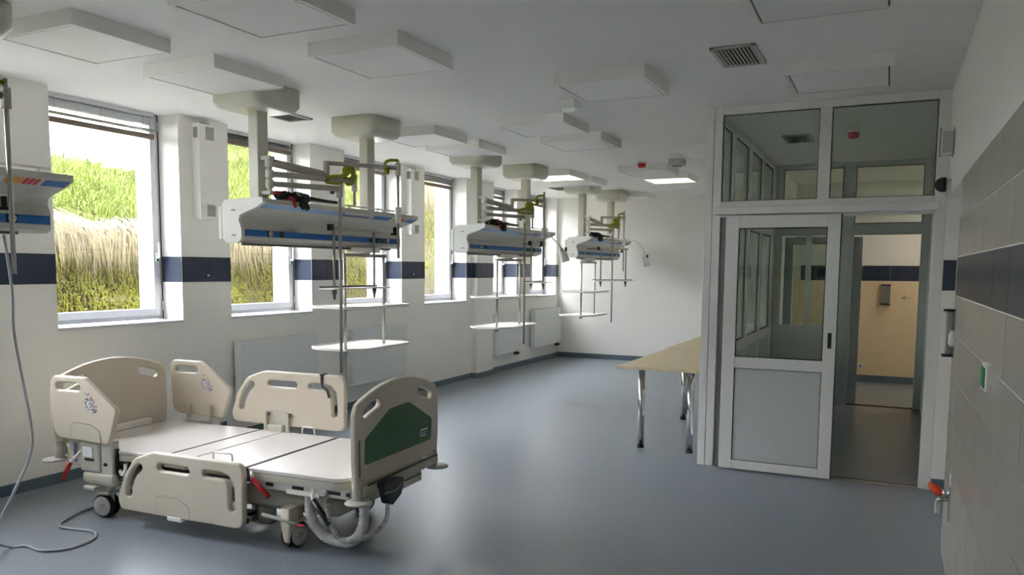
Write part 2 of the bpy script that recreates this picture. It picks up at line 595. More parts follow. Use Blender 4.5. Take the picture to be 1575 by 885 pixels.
# ------------------------------------------------------------------ windows
def window(i, y0, y1, full=True):
    root = bpy.data.objects.new('window_%d' % i, None)
    COL.objects.link(root); struct(root, 'white framed tilting window')
    z0, z1 = SILL + 0.012, CE
    def frame(name, xa, xb, w, ins, m='window_white'):
        f = MB()
        f.box(xa, xb, y0 + ins, y0 + ins + w, z0 + ins, z1 - ins, 0.004, 1)
        f.box(xa, xb, y1 - ins - w, y1 - ins, z0 + ins, z1 - ins, 0.004, 1)
        f.box(xa, xb, y0 + ins + w - 0.005, y1 - ins - w + 0.005, z0 + ins, z0 + ins + w, 0.004, 1)
        f.box(xa, xb, y0 + ins + w - 0.005, y1 - ins - w + 0.005, z1 - ins - w, z1 - ins, 0.004, 1)
        return f.build(name, m, root)
    frame('window_frame', FR_X - 0.075, FR_X - 0.015, 0.05, 0.0)
    frame('window_sash', FR_X - 0.06, FR_X, 0.062, 0.032)
    frame('glazing_bead', FR_X - 0.012, FR_X - 0.006, 0.012, 0.093, 'seal_black') if False else None
    frame('seal', FR_X - 0.055, FR_X - 0.014, 0.006, 0.026, 'grey_plastic')
    MB().box(FR_X - 0.04, FR_X - 0.036, y0 + 0.09, y1 - 0.09, z0 + 0.09, z1 - 0.09).build('pane', 'glass_window', root)
    MB().box(FR_X - 0.02, LW + 0.012, y0 - 0.0, y1 + 0.0, SILL - 0.012, SILL + 0.01, 0.003, 1).build('window_sill', 'window_white', root)
    MB().box(OUT_X - 0.05, FR_X - 0.07, y0, y1, SILL - 0.02, SILL + 0.004).build('outer_sill', 'facade', root)
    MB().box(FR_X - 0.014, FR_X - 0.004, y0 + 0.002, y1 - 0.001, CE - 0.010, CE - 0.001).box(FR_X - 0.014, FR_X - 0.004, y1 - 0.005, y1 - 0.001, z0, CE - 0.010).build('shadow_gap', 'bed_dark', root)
    if full:
        h = MB().box(FR_X, FR_X + 0.012, y1 - 0.078, y1 - 0.048, 1.66, 1.74, 0.003, 1)
        h.box(FR_X + 0.012, FR_X + 0.04, y1 - 0.072, y1 - 0.054, 1.69, 1.71).box(FR_X + 0.03, FR_X + 0.045, y1 - 0.072, y1 - 0.054, 1.70, 1.83, 0.004, 1)
        hh = h.build('handle', 'window_white', root)
        MB().box(FR_X + 0.0122, FR_X + 0.0145, y1 - 0.074, y1 - 0.052, 1.665, 1.70).build('green_tag', 'green_mark', hh)
        hg = MB()
        for hz in (SILL + 0.09, CE - 0.14):
            hg.cyl((FR_X + 0.006, y1 - 0.014, hz), 0.008, 0.08, 2, 10)
        hg.build('hinge', 'window_white', root)
    return root
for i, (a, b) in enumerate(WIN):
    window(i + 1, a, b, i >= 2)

blind_z = {2: 2.70, 3: 2.79, 4: 2.77, 5: 2.75, 6: 2.74, 7: 2.74}
blind_lab = {2: 'raised blind in the window above the bed headboard', 3: 'raised blind in the window behind the nearest full ceiling pendant',
             4: 'raised blind behind the second column of the nearest full pendant', 5: 'raised blind in the window just before the wall pilaster',
             6: 'raised blind in the window just past the wall pilaster', 7: 'raised blind in the window nearest the far corner'}
for i, zb in blind_z.items():
    a, b = WIN[i]
    x = FR_X + 0.03
    t = thing('venetian_blind', 'brown bottom bar of a ' + blind_lab[i], 'blind', (x, (a + b) / 2, zb), 0, 'raised window blinds')
    hw = (b - a) / 2 - 0.085
    MB().box(-0.02, 0.02, -hw, hw, 0, 0.042, 0.006, 2).build('bottom_bar', 'blind_brown', t)
    top = CE - zb - 0.001
    MB().box(-0.025, 0.02, -hw, hw, top - 0.03, top).build('head_rail', 'window_white', t)
    for k in range(2):
        zz = 0.066 + k * 0.012
        MB().box(-0.03, 0.03, -hw, hw, zz, zz + 0.002).build('slat', 'grey_plastic', t)
    for s in (-0.8, 0.0, 0.8, 0.93):
        MB().cyl((0.0, s * hw, 0.04), 0.0018, max(top - 0.068, 0.01), 2, 6).build('cord', 'grey_plastic', t)

# ------------------------------------------------------------------ glazed partition and its doors
mb = MB()
y0, y1 = PY, PY + 0.08
mb.box(-1.378, -1.318, y0, y1, 0, CE, 0.003, 1).box(-1.312, -1.25, y0 - 0.004, y1, 0, CE, 0.003, 1)     # left post (two profiles)
mb.box(0.27, 0.349, y0, y1, 0, CE, 0.003, 1)
mb.box(-1.25, 0.27, y0, y1, 2.86, CE, 0.003, 1)
mb.box(-1.25, 0.27, y0 - 0.006, y1, 2.045, 2.175, 0.003, 1)
mb.box(-0.526, -0.44, y0, y1, 2.175, 2.86, 0.003, 1)
mb.box(-1.29, 0.3, y0 - 0.075, y0 - 0.006, 2.065, 2.125, 0.004, 1)           # door track cover
wp = struct(mb.build('wall_partition', 'alu_white'), 'white aluminium partition with glazed top lights')
def seal(parent, x0_, x1_, z0_, z1_, y, w=0.006):
    s = MB()
    s.box(x0_, x1_, y - 0.002, y + 0.004, z1_ - w, z1_).box(x0_, x1_, y - 0.002, y + 0.004, z0_, z0_ + w)
    s.box(x0_, x0_ + w, y - 0.002, y + 0.004, z0_ + w, z1_ - w).box(x1_ - w, x1_, y - 0.002, y + 0.004, z0_ + w, z1_ - w)
    return s.build('seal', 'seal_black', parent)
for a, b in ((-1.25, -0.526), (-0.44, 0.27)):
    MB().box(a, b, PY + 0.03, PY + 0.036, 2.175, 2.86).build('pane', 'glass', wp)
    seal(wp, a, b, 2.175, 2.86, PY + 0.024)
MB().box(-1.25, -1.14, PY + 0.03, PY + 0.07, 0, 2.05).build('jamb_panel', 'grey_plastic', wp)
MB().box(0.285, 0.30, PY - 0.004, PY + 0.08, 0, 2.05).build('jamb_strip', 'alu_white', wp)
MB().box(-0.34, 0.29, PY - 0.01, PY + 0.05, 0.0, 0.006).build('threshold', 'steel', wp)
MB().box(-0.34, 0.29, PY + 0.05, PY + 0.068, 0.0, 0.007).build('threshold_gap', 'seal_black', wp)

d1 = bpy.data.objects.new('door_1', None); COL.objects.link(d1); struct(d1, 'white sliding door half open with a tall glass pane and grey lower panel')
ya, yb_ = PY - 0.065, PY - 0.02
x0, x1 = -1.19, -0.342
f = MB()
f.box(x0, -1.09, ya, yb_, 0.012, 2.055, 0.003, 1).box(-0.434, x1, ya, yb_, 0.012, 2.055, 0.003, 1)
f.box(-1.09, -0.434, ya, yb_, 1.957, 2.055, 0.003, 1).box(-1.09, -0.434, ya, yb_, 0.84, 0.93, 0.003, 1).box(-1.09, -0.434, ya, yb_, 0.012, 0.085, 0.003, 1)
f.build('door_frame', 'alu_white', d1)
MB().box(-1.09, -0.434, ya + 0.02, ya + 0.026, 0.93, 1.957).build('pane', 'glass', d1)
seal(d1, -1.09, -0.434, 0.93, 1.957, ya + 0.012, 0.007)
pn = MB().box(-1.086, -0.438, ya + 0.008, ya + 0.03, 0.089, 0.836).build('lower_panel', 'panel_grey', d1)
seal(d1, -1.09, -0.434, 0.085, 0.84, ya + 0.004, 0.004)
hd = MB().box(-0.40, -0.372, ya - 0.002, ya + 0.004, 1.03, 1.15, 0.001, 1).build('handle', 'dark_plastic', d1)
MB().box(x1 - 0.001, x1 + 0.006, ya + 0.01, yb_ - 0.01, 0.012, 2.055).build('edge_seal', 'seal_black', d1)

# side partition of the lobby (runs away from the camera)
mb = MB()
sx0, sx1 = -1.378, -1.305
ym = [(6.684, 6.72), (7.49, 7.57), (8.43, 8.51), (9.35, 9.43), (10.30, NY)]
for a, b in ym:
    mb.box(sx0, sx1, a, b, 0, CE, 0.003, 1)
for z0, z1 in ((0, 0.09), (0.84, 0.93), (2.045, 2.175), (2.86, CE)):
    for (a, b), (c, d) in zip(ym, ym[1:]):
        mb.box(sx0, sx1, b, c, z0, z1)
ws = struct(mb.build('wall_lobby_glazed', 'alu_white'), 'white glazed side of the lobby behind the sliding door')
for (a, b), (c, d) in zip(ym, ym[1:]):
    MB().box(-1.345, -1.339, b, c, 0.93, 2.045).build('pane', 'glass_tint', ws)
    for q0, q1 in ((0.93, 2.045), (2.175, 2.86)):
        sl = MB().box(-1.339, -1.332, b, c, q0, q0 + .008).box(-1.339, -1.332, b, c, q1 - .008, q1).box(-1.339, -1.332, b, b + .012, q0, q1).box(-1.339, -1.332, c - .012, c, q0, q1)
        sl.build('seal', 'seal_black', ws)
    MB().box(-1.345, -1.339, b, c, 2.175, 2.86).build('pane', 'glass_tint', ws)
    MB().box(-1.36, -1.325, b, c, 0.09, 0.84).build('solid_panel', 'panel_grey', ws)

# inner partition of the lobby with an open doorway
mb = MB()
y0, y1 = NY, NY + 0.08
for a, b in ((-1.378, -1.217), (-0.535, -0.40), (0.32, 0.45)):
    mb.box(a, b, y0, y1, 0, CE, 0.003, 1)
for a, b in ((-1.217, -0.535), (-0.40, 0.32)):
    mb.box(a, b, y0, y1, 2.058, 2.19).box(a, b, y0, y1, 2.86, CE)
mb.box(-1.217, -0.535, y0, y1, 0.84, 0.95).box(-1.217, -0.535, y0, y1, 0, 0.09)
mb.box(-0.93, -0.87, y0, y1, 0.95, 2.058)
wi = struct(mb.build('wall_lobby_inner', 'panel_grey'), 'grey green inner partition with an open doorway to the corridor')
for a, b in ((-1.217, -0.535), (-0.40, 0.32)):
    MB().box(a, b, y0 + 0.03, y0 + 0.036, 2.19, 2.86).build('pane', 'glass_tint', wi)
    seal(wi, a, b, 2.19, 2.86, y0 - 0.001, 0.008)
MB().box(-1.217, -0.93, y0 + 0.03, y0 + 0.036, 0.95, 2.058).build('pane', 'glass_tint', wi)
MB().box(-0.87, -0.535, y0 + 0.03, y0 + 0.036, 0.95, 2.058).build('pane', 'glass_tint', wi)
MB().box(-1.217, -0.535, y0 + 0.02, y0 + 0.05, 0.09, 0.84).build('solid_panel', 'panel_grey', wi)
MB().box(-0.40, 0.32, y0 + 0.0, y0 + 0.08, 0, 0.006).build('threshold', 'seal_black', wi)
d2 = bpy.data.objects.new('door_2', None); COL.objects.link(d2); struct(d2, 'grey sliding door pushed aside in the inner doorway')
f = MB().box(-1.19, -1.09, NY + 0.1, NY + 0.145, 0.01, 2.04).box(-0.42, -0.30, NY + 0.1, NY + 0.145, 0.01, 2.04)
f.box(-1.09, -0.42, NY + 0.1, NY + 0.145, 1.95, 2.04).box(-1.09, -0.42, NY + 0.1, NY + 0.145, 0.84, 0.93).box(-1.09, -0.42, NY + 0.1, NY + 0.145, 0.01, 0.09)
f.build('door_frame', 'panel_grey', d2)
MB().box(-1.09, -0.42, NY + 0.12, NY + 0.126, 0.93, 1.95).build('pane', 'glass_tint', d2)
MB().box(-1.09, -0.42, NY + 0.11, NY + 0.13, 0.09, 0.84).build('lower_panel', 'panel_grey', d2)

# ------------------------------------------------------------------ outdoors
bm_ = bmesh.new()
NXg, NYg = 40, 90
grid = []
def bank_h(s, y):
    x_, z_ = bank_p(s)
    q = min(max((y - 9.4) / 3.0, 0), 1)
    return (x_, z_ + 1.15 * q * q * (3 - 2 * q) * min(s / 0.35, 1))
def bank_p(s):
    # profile of the bank: s = 0 at foot .. 1 far up the slope -> (x, z)
    if s < 0.35:
        t = s / 0.35
        return (-7.55 - 0.35 * t, -0.2 + 2.2 * t)
    t = (s - 0.35) / 0.65
    return (-7.9 - 3.3 * t, 2.0 + 1.32 * t - 0.2 * t * t)
from mathutils import noise as mnoise
for i in range(NXg + 1):
    rowv = []
    for j in range(NYg + 1):
        y = -2 + 22 * j / NYg
        x, z = bank_h(i / NXg, y)
        n = mnoise.noise(Vector((y * 1.1, z * 1.7, 3.1))) * 0.16 + mnoise.noise(Vector((y * 4, z * 4, 9.0))) * 0.06
        rowv.append(bm_.verts.new((x + n, y, z + n * 0.6)))
    grid.append(rowv)
for i in range(NXg):
    for j in range(NYg):
        fc = bm_.faces.new((grid[i][j], grid[i][j + 1], grid[i + 1][j + 1], grid[i + 1][j])); fc.smooth = True
bmesh.ops.recalc_face_normals(bm_, faces=bm_.faces)
me = bpy.data.meshes.new('grass_bank'); bm_.to_mesh(me); bm_.free()
bank = link('grass_bank', me, 'bank_soil')
struct(bank, 'steep mossy earth bank outside the windows')
struct(MB().box(-16, OUT_X, -4, 22, -0.4, -0.2).build('outdoor_ground', 'ground_soil'))

def grass(name, n, smin, smax, hmin, hmax, m, label, over, wid=0.005, ymax=15.5):
    rnd = random.Random(n)
    vs, fs = [], []
    for _ in range(n):
        y = 4.2 + (ymax - 4.2) * rnd.random() ** 1.3
        s = rnd.uniform(smin, smax)
        x, z = bank_h(s, y)
        nn = mnoise.noise(Vector((y * 1.1, z * 1.7, 3.1))) * 0.16
        p = Vector((x + nn - 0.01, y, z + nn * 0.6 - 0.02))
        h = rnd.uniform(hmin, hmax) * (1 + .5 * mnoise.noise(Vector((y * 2.3, x * 2.3, 5.0))))
        side = Vector((0.25, 1, 0)).normalized() * wid * rnd.uniform(.5, 1.3)
        lean = rnd.gauss(0, .45)
        if over:      # long dry blades arching over the edge
            pts = [p, p + Vector((.35 * h, lean * .25 * h, .28 * h)), p + Vector((.68 * h, lean * .6 * h, .1 * h)), p + Vector((.8 * h, lean * .85 * h, -rnd.uniform(.35, .9) * h))]
        else:
            o = rnd.gauss(.15, .4)
            pts = [p, p + Vector((o * .2 * h, lean * .2 * h, .5 * h)), p + Vector((o * .55 * h, lean * .6 * h, .85 * h)), p + Vector((o * h, lean * 1.1 * h, rnd.uniform(.7, 1.05) * h))]
        b = len(vs)
        vs += [pts[0] - side, pts[0] + side, pts[1] + side, pts[1] - side, pts[2] + side * .7, pts[2] - side * .7, pts[3]]
        fs += [(b, b + 1, b + 2, b + 3), (b + 3, b + 2, b + 4, b + 5), (b + 5, b + 4, b + 6)]
    me = bpy.data.meshes.new(name); me.from_pydata(vs, [], fs)
    o = link(name, me, m)
    o['kind'] = 'stuff'; o['label'] = label; o['category'] = 'grass'
    return o
grass('dry_grass', 12000, 0.325, 0.38, 0.2, 0.5, 'grass_dry', 'dry straw coloured grass hanging over the bank edge', True, 0.0045)
grass('green_grass', 34000, 0.385, 0.99, 0.10, 0.30, 'grass_green', 'fresh green grass on the slope above the bank', False, 0.006)
grass('moss_tufts', 16000, 0.19, 0.345, 0.02, 0.07, 'moss_green', 'yellow green moss clumps on the steep earth bank', True, 0.012)

# ------------------------------------------------------------------ ceiling lights
def ceiling_light(x, y, label, lit=False, sx=0.62, sy=0.62):
    t = thing('ceiling_light', label, 'ceiling light', (x, y, CE), 0, 'square ceiling light panels')
    h = 0.08
    f = MB()
    a, b = sx / 2, sy / 2
    f.box(-a, a, -b, -b + 0.022, -h, 0).box(-a, a, b - 0.022, b, -h, 0).box(-a, -a + 0.022, -b + 0.022, b - 0.022, -h, 0).box(a - 0.022, a, -b + 0.022, b - 0.022, -h, 0)
    f.box(-a + 0.01, a - 0.01, -b + 0.01, b - 0.01, -0.05, -0.0)
    f.build('housing', 'lamp_white', t)
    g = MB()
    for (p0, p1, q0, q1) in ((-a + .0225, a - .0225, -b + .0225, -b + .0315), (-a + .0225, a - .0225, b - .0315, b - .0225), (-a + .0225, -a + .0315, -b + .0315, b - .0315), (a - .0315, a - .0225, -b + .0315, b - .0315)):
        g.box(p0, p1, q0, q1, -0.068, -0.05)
    g.build('groove_shade', 'vent_dark', t)  # dark ring stands in for the shade inside the groove
    MB().box(-a + 0.032, a - 0.032, -b + 0.032, b - 0.032, -h + 0.002, -0.05).build('diffuser', 'diffuser_on' if lit else 'diffuser_off', t)
    return t
LIGHTS = [
    (-4.09, 3.08, 'unlit square ceiling light above the cut off pendant at the left edge'),
    (-4.09, 4.03, 'unlit square ceiling light touching the first mount of the nearest full pendant'),
    (-2.79, 3.08, 'unlit square ceiling light cut by the top edge of the photo left of centre'),
    (-2.79, 4.08, 'large unlit square ceiling light alone between pendants and ceiling centre'),
    (-1.76, 5.33, 'unlit square ceiling light right behind the small square emergency lamp'),
    (-0.34, 3.92, 'unlit ceiling light cut by the top edge above the slatted vent'),
    (-0.34, 5.66, 'unlit ceiling light just in front of the glazed partition'),
    (-2.80, 6.57, 'unlit square ceiling light just past the small emergency lamp'),
    (-2.80, 7.53, 'unlit square ceiling light second in the middle row past the emergency lamp'),
    (-4.09, 6.66, 'unlit square ceiling light beside the second mount of the nearest full pendant'),
    (-4.09, 7.53, 'unlit square ceiling light in front of the first mount of the middle pendant'),
    (-4.09, 10.06, 'glowing warm ceiling light beside the second mount of the middle pendant'),
    (-4.09, 10.95, 'unlit square ceiling light in front of the farthest pendant mount'),
    (-4.0, 13.33, 'unlit ceiling light behind the second mount of the farthest pendant'),
    (-2.80, 9.98, 'unlit ceiling light directly behind the red alarm'),
    (-2.76, 10.94, 'glowing warm ceiling light just behind the red alarm'),
    (-2.80, 13.25, 'unlit ceiling light nearest the far wall beside the partition post'),
    (-1.76, 8.68, 'unlit ceiling light half hidden by the partition post'),
]
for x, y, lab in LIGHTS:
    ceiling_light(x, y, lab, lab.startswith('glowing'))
tl = thing('corridor_light', 'warm ceiling lamp in the corridor beyond the doorway', 'ceiling light', (0.9, 11.7, CE))
MB().box(-.32, .32, -.32, .32, -0.08, 0, 0.004, 1).build('housing', 'lamp_white', tl)
MB().box(-.29, .29, -.29, .29, -0.084, -0.078).build('diffuser', 'corridor_lamp', tl)

# vents, detectors, alarms
def vent(x, y, sx, sy, label, n=9):
    t = thing('ceiling_vent', label, 'vent', (x, y, CE), 0, 'slatted ceiling vents')
    MB().box(-sx / 2, sx / 2, -sy / 2, sy / 2, -0.004, 0).build('backing', 'vent_dark', t)
    f = MB(); w = 0.022
    f.box(-sx / 2, sx / 2, -sy / 2, -sy / 2 + w, -0.014, 0).box(-sx / 2, sx / 2, sy / 2 - w, sy / 2, -0.014, 0)
    f.box(-sx / 2, -sx / 2 + w, -sy / 2, sy / 2, -0.014, 0).box(sx / 2 - w, sx / 2, -sy / 2, sy / 2, -0.014, 0)
    f.build('frame', 'vent_grey', t)
    for k in range(n):
        xx = -sx / 2 + w + (sx - 2 * w) * (k + 0.5) / n
        M = Matrix.Translation((xx, 0, -0.009)) @ Matrix.Rotation(R_(35), 4, 'Y')
        MB().box(-0.008, 0.008, -sy / 2 + w, sy / 2 - w, -0.001, 0.001, M=M).build('slat', 'vent_grey', t)
vent(-0.88, 5.06, 0.26, 0.46, 'slatted metal ceiling vent right of centre near the top', 10)
vent(-4.73, 5.45, 0.26, 0.40, 'ceiling vent beside the first mount of the nearest full pendant', 7)
vent(-4.82, 12.05, 0.26, 0.40, 'small ceiling vent left of the farthest pendant mount', 6)
vent(-0.86, 8.40, 0.26, 0.46, 'ceiling vent seen through the left top light of the partition', 8)

t = thing('emergency_lamp', 'small square emergency lamp with clear lens between two ceiling lights', 'lamp', (-2.29, 5.86, CE))
MB().box(-.075, .075, -.075, .075, -.06, 0, 0.006, 2).build('housing', 'lamp_white', t)
MB().lathe([(0.055, -.062), (0.05, -.075), (0.03, -.083)], (0, 0, 0), 2, 20).build('lens', 'glass', t)
t = thing('emergency_lamp', 'small square emergency lamp hanging right of the red alarm', 'lamp', (-2.3, 9.42, CE))
MB().box(-.085, .085, -.085, .085, -.07, 0, 0.006, 2).build('housing', 'vent_grey', t)
MB().box(-.05, .05, -.05, .05, -.085, -.07).build('lens', 'grey_plastic', t)
for (x, y, lab) in ((-2.74, 9.46, 'red domed fire alarm on the ward ceiling'), (-0.355, 8.14, 'red fire alarm seen through the right top light of the partition')):
    t = thing('fire_alarm', lab, 'alarm', (x, y, CE), 0, 'red ceiling alarms')
    MB().cyl((0, 0, -0.022), 0.055, 0.022, 2, 20).build('base', 'lamp_white', t)
    MB().lathe([(0.05, -0.022), (0.047, -0.055), (0.036, -0.072)], (0, 0, 0), 2, 20).build('red_dome', 'alarm_red', t)
t = thing('motion_sensor', 'small white motion sensor high beside the partition corner', 'sensor', (RW - .0, 6.08, 2.39))
MB().box(-.085, 0, -.02, .02, 0, .17, 0.008, 2).build('housing', 'lamp_white', t)
MB().box(-.07, -.015, -.024, -.018, .015, .155, 0.002, 1).build('lens', 'vent_grey', t)
for xx in (-.088, -.012):
    MB().box(xx, xx + .006, -.026, .02, -.008, .178).build('side_clip', 'grey_plastic', t)
t = thing('security_camera', 'small black dome camera on a white base beside the partition head', 'camera', (RW, 6.25, 2.2))
MB().cyl((0, 0, 0), 0.055, -0.05, 0, 20).build('base', 'lamp_white', t)
MB().lathe([(0.05, -0.03), (0.05, -0.06), (0.036, -0.085), (0.012, -0.098)], (-.0, -0.03, 0.012), 0, 20).build('dome', 'dark_plastic', t)

# ------------------------------------------------------------------ radiators
def radiator(y0, y1, lab, x=LW):
    t = thing('radiator', lab, 'radiator', (x, (y0 + y1) / 2, 0.28), 0, 'flat white radiators under the windows')
    w = (y1 - y0) / 2; h = 0.65
    MB().box(0.095, 0.105, -w + 0.004, w - 0.004, 0.0, h, 0.004, 2).build('front_panel', 'radiator_white', t)
    for s in (-1, 1):
        a = s * w
        MB().box(0.03, 0.1, min(a, a - s * 0.008), max(a, a - s * 0.008), 0.012, h - 0.004).build('side_panel', 'radiator_white', t)
    g = MB()
    n = 26
    for k in range(n):
        yy = -w + 0.02 + (2 * w - 0.04) * k / (n - 1)
        g.box(0.03, 0.096, yy - 0.004, yy + 0.004, h - 0.006, h - 0.002)
    g.box(0.03, 0.036, -w, w, h - 0.012, h).box(0.09, 0.096, -w, w, h - 0.012, h)
    g.build('top_grille', 'radiator_white', t)
    MB().box(0.035, 0.06, -w + 0.03, w - 0.03, 0.02, h - 0.03).build('back_panel', 'radiator_white', t)
    for s in (-.6, .6):
        MB().box(0, 0.035, s * w - 0.02, s * w + 0.02, 0.1, h - 0.1).build('bracket', 'grey_plastic', t)
    MB().cyl((0.09, -w + 0.04, h - 0.05), 0.01, 0.018, 0, 10).build('bleed_plug', 'vent_grey', t)
    MB().cyl((0.09, -w + 0.04, 0.04), 0.01, 0.018, 0, 10).build('drain_plug', 'vent_grey', t)
    v = MB().box(0.05, 0.09, w - 0.16, w - 0.05, -0.055, 0.0, 0.006, 1)
    v.cyl((0.09, w - 0.1, -0.03), 0.014, 0.035, 0, 12)
    v.build('valve', 'dark_plastic', t)
radiator(5.56, 6.70, 'wide white radiator behind the raised far bed rail')
radiator(7.28, 8.42, 'white radiator behind the lower hanging tray of the nearest full pendant')
radiator(10.90, 11.86, 'white radiator just past the wall pilaster')
radiator(12.43, 13.64, 'white radiator in the far corner of the ward')

# slim wall air purifiers
def purifier(y, lab):
    t = thing('air_purifier', lab, 'air purifier', (LW, y, 2.04), 0, 'slim white wall air purifiers')
    w, h = 0.1, 0.84
    MB().box(0.0, 0.085, -w, w, 0, h - 0.015, 0.006, 2).build('housing', 'lamp_white', t)
    for z0, z1 in ((0.03, 0.125), (h - 0.145, h - 0.04)):
        gr = MB()
        for k in range(7):
            zz = z0 + (z1 - z0) * k / 6
            gr.box(0.0855, 0.0885, -0.02, 0.07, zz - 0.004, zz + 0.004)
        gb = MB().box(0.0845, 0.086, -0.022, 0.072, z0 - 0.005, z1 + 0.005).build('grille', 'grey_plastic', t)
        gr.build('grille_bars', 'vent_grey', gb)
    MB().box(0.02, 0.07, -w - 0.002, -w + 0.004, h - 0.14, h - 0.05).build('side_grille', 'grey_plastic', t)
    MB().box(0.02, 0.06, -0.035, 0.05, h - 0.02, h + 0.0).build('top_bracket', 'grey_plastic', t)
purifier(5.25, 'slim white wall purifier on the pillar right of the nearest window')
purifier(8.66, 'slim white wall purifier on the farther pillar behind the pendant end')

# small sockets on the tile band
for y, lab in ((5.285, 'tiny white wall switch in the blue band nearest the camera'), (8.72, 'tiny white wall switch in the blue band on the farther pillar')):
    t = thing('wall_switch', lab, 'switch', (LW + 0.004, y, 1.545), 0, 'small switches in the tile band')
    MB().box(0, 0.008, -.02, .02, -.02, .02, 0.002, 1).build('plate', 'blue_tile', t)
    MB().box(0.008, 0.011, -.008, .008, -.008, .008).build('button', 'lamp_white', t)

# ------------------------------------------------------------------ fittings on the right wall
t = thing('soap_dispenser', 'steel elbow dispenser with black ends on the tiled wall edge', 'dispenser', (RW, 5.12, 1.15))
MB().box(-.012, 0, -.045, .045, 0, .26).build('wall_plate', 'steel', t)
MB().box(-.045, -.012, -.03, .03, .008, .252, 0.006, 2).build('body', 'grey_plastic', t)
MB().box(-.06, 0, -.045, .045, .252, .262).build('top_plate', 'dark_plastic', t)
MB().box(-.06, 0, -.045, .045, -.004, .006).build('bottom_plate', 'dark_plastic', t)
MB().lathe([(0.008, 0.055), (0.018, 0.07), (0.018, 0.12), (0.008, 0.145)], (-0.016, -0.042, 0), 2, 14).build('bottle', 'lamp_white', t)
t = thing('switch_box', 'white switch box with green rockers on the tiled wall', 'switch', (RW, 3.36, 1.19))
MB().box(-.022, 0, -.08, .07, 0, .1, 0.004, 1).build('housing', 'lamp_white', t)
for k in range(3):
    yy = -.06 + .042 * k
    MB().box(-.027, -.022, yy, yy + .034, .012, .088, 0.003, 1).build('green_rocker', 'green_mark', t)
t = thing('wall_valve', 'chrome wall valve with an orange tag low on the tiled wall', 'valve', (RW, 4.72, 0.40))
MB().box(-.012, 0, -.03, .03, -.09, .09, 0.004, 2).build('wall_plate', 'chrome', t)
MB().tube(smooth_path([(-.01, 0, .02), (-.045, 0, .02), (-.06, 0.01, .0), (-.062, 0.01, -.07)], 5), 0.012, 10).build('spout', 'chrome', t)
MB().cyl((-.012, 0, .055), 0.022, -.03, 0, 16).build('knob', 'chrome', t)
MB().tube(smooth_path([(-.035, 0, .05), (-.06, 0, .06), (-.085, 0.01, .078), (-.105, 0.02, .1)], 2), 0.02, 8, radii=[.014, .02, .024, .024, .02, .016, .006]).build('orange_tag', 'orange', t)
MB().tube([(-.006, .02, .09), (-.006, .02, .16)], 0.004, 6).build('chain', 'lamp_white', t)
# corridor fittings
t = thing('paper_dispenser', 'slim steel dispenser on the warm corridor wall', 'dispenser', (-.03, CY2, 1.15))
MB().box(-.06, .06, -.08, 0, 0.01, .27, 0.008, 2).build('body', 'steel', t)
MB().box(-.065, .065, -.085, 0, .27, .285).build('top_plate', 'dark_plastic', t)
MB().box(-.065, .065, -.085, 0, -.005, .01).build('bottom_plate', 'dark_plastic', t)
t = thing('wall_hook', 'small wall hook on the warm corridor wall', 'hook', (.23, CY2, 1.25))
MB().box(-.05, .05, -.012, 0, -.012, .008).build('plate', 'vent_grey', t)
MB().tube([(-.02, -.01, 0), (-.02, -.04, 0.005), (-.02, -.045, .04)], 0.006, 8).build('hook_arm', 'vent_grey', t)
t = thing('wall_socket', 'round socket low on the warm corridor wall', 'socket', (-.32, CY2, .23))
MB().box(-.04, .04, -.012, 0, -.04, .04, 0.004, 1).build('plate', 'lamp_white', t)
MB().cyl((0, -.012, 0), 0.022, -.004, 1, 16).build('outlet', 'grey_plastic', t)

# ------------------------------------------------------------------ tables
def table(x0, x1, y0, y1, legs, lab):
    z = 0.75
    t = thing('work_table', lab, 'table', ((x0 + x1) / 2, (y0 + y1) / 2, 0), 0, 'beech tables behind the partition')
    ox, oy = (x0 + x1) / 2, (y0 + y1) / 2
    MB().box(x0 - ox, x1 - ox, y0 - oy, y1 - oy, z - 0.025, z, 0.003, 1).build('tabletop', 'table_top', t)
    for lx, ly in legs:
        c = (lx - ox, ly - oy)
        l = MB().cyl((c[0], c[1], 0.02), 0.03, z - 0.05, 2, 24).build('leg', 'chrome', t)
        MB().cyl((c[0], c[1], 0.0), 0.032, 0.022, 2, 20).build('foot', 'rubber', l)
        MB().cyl((c[0], c[1], z - 0.033), 0.05, 0.008, 2, 20).build('leg_plate', 'chrome', l)
table(-2.19, -1.46, 6.90, 8.76, [(-1.98, 7.0), (-1.53, 6.985), (-1.95, 8.55), (-1.55, 8.62)], 'pale wood table with chrome legs showing its near corner')
table(-2.215, -1.48, 8.78, 10.64, [(-2.0, 8.92), (-1.6, 8.92), (-2.0, 10.5), (-1.6, 10.5)], 'pale wood table farther back beside the partition post')

# ------------------------------------------------------------------ ceiling supply pendants
PX = -4.2
PROF = [(-.17, 1.83), (-.17, 2.07), (-.145, 2.10), (.17, 2.112), (.198, 2.108), (.205, 2.075), (.13, 2.038), (.03, 2.008), (-.008, 1.992),
        (-.02, 1.955), (-.005, 1.92), (.004, 1.895), (.004, 1.84), (-.005, 1.815), (-.04, 1.80), (-.14, 1.80)]
def poly_offset_z(p, d):
    cx_, cz_ = 0.0, 1.95
    return [((q[0] - cx_) * (1 + d) + cx_, (q[1] - cz_) * (1 + d) + cz_) for q in p]

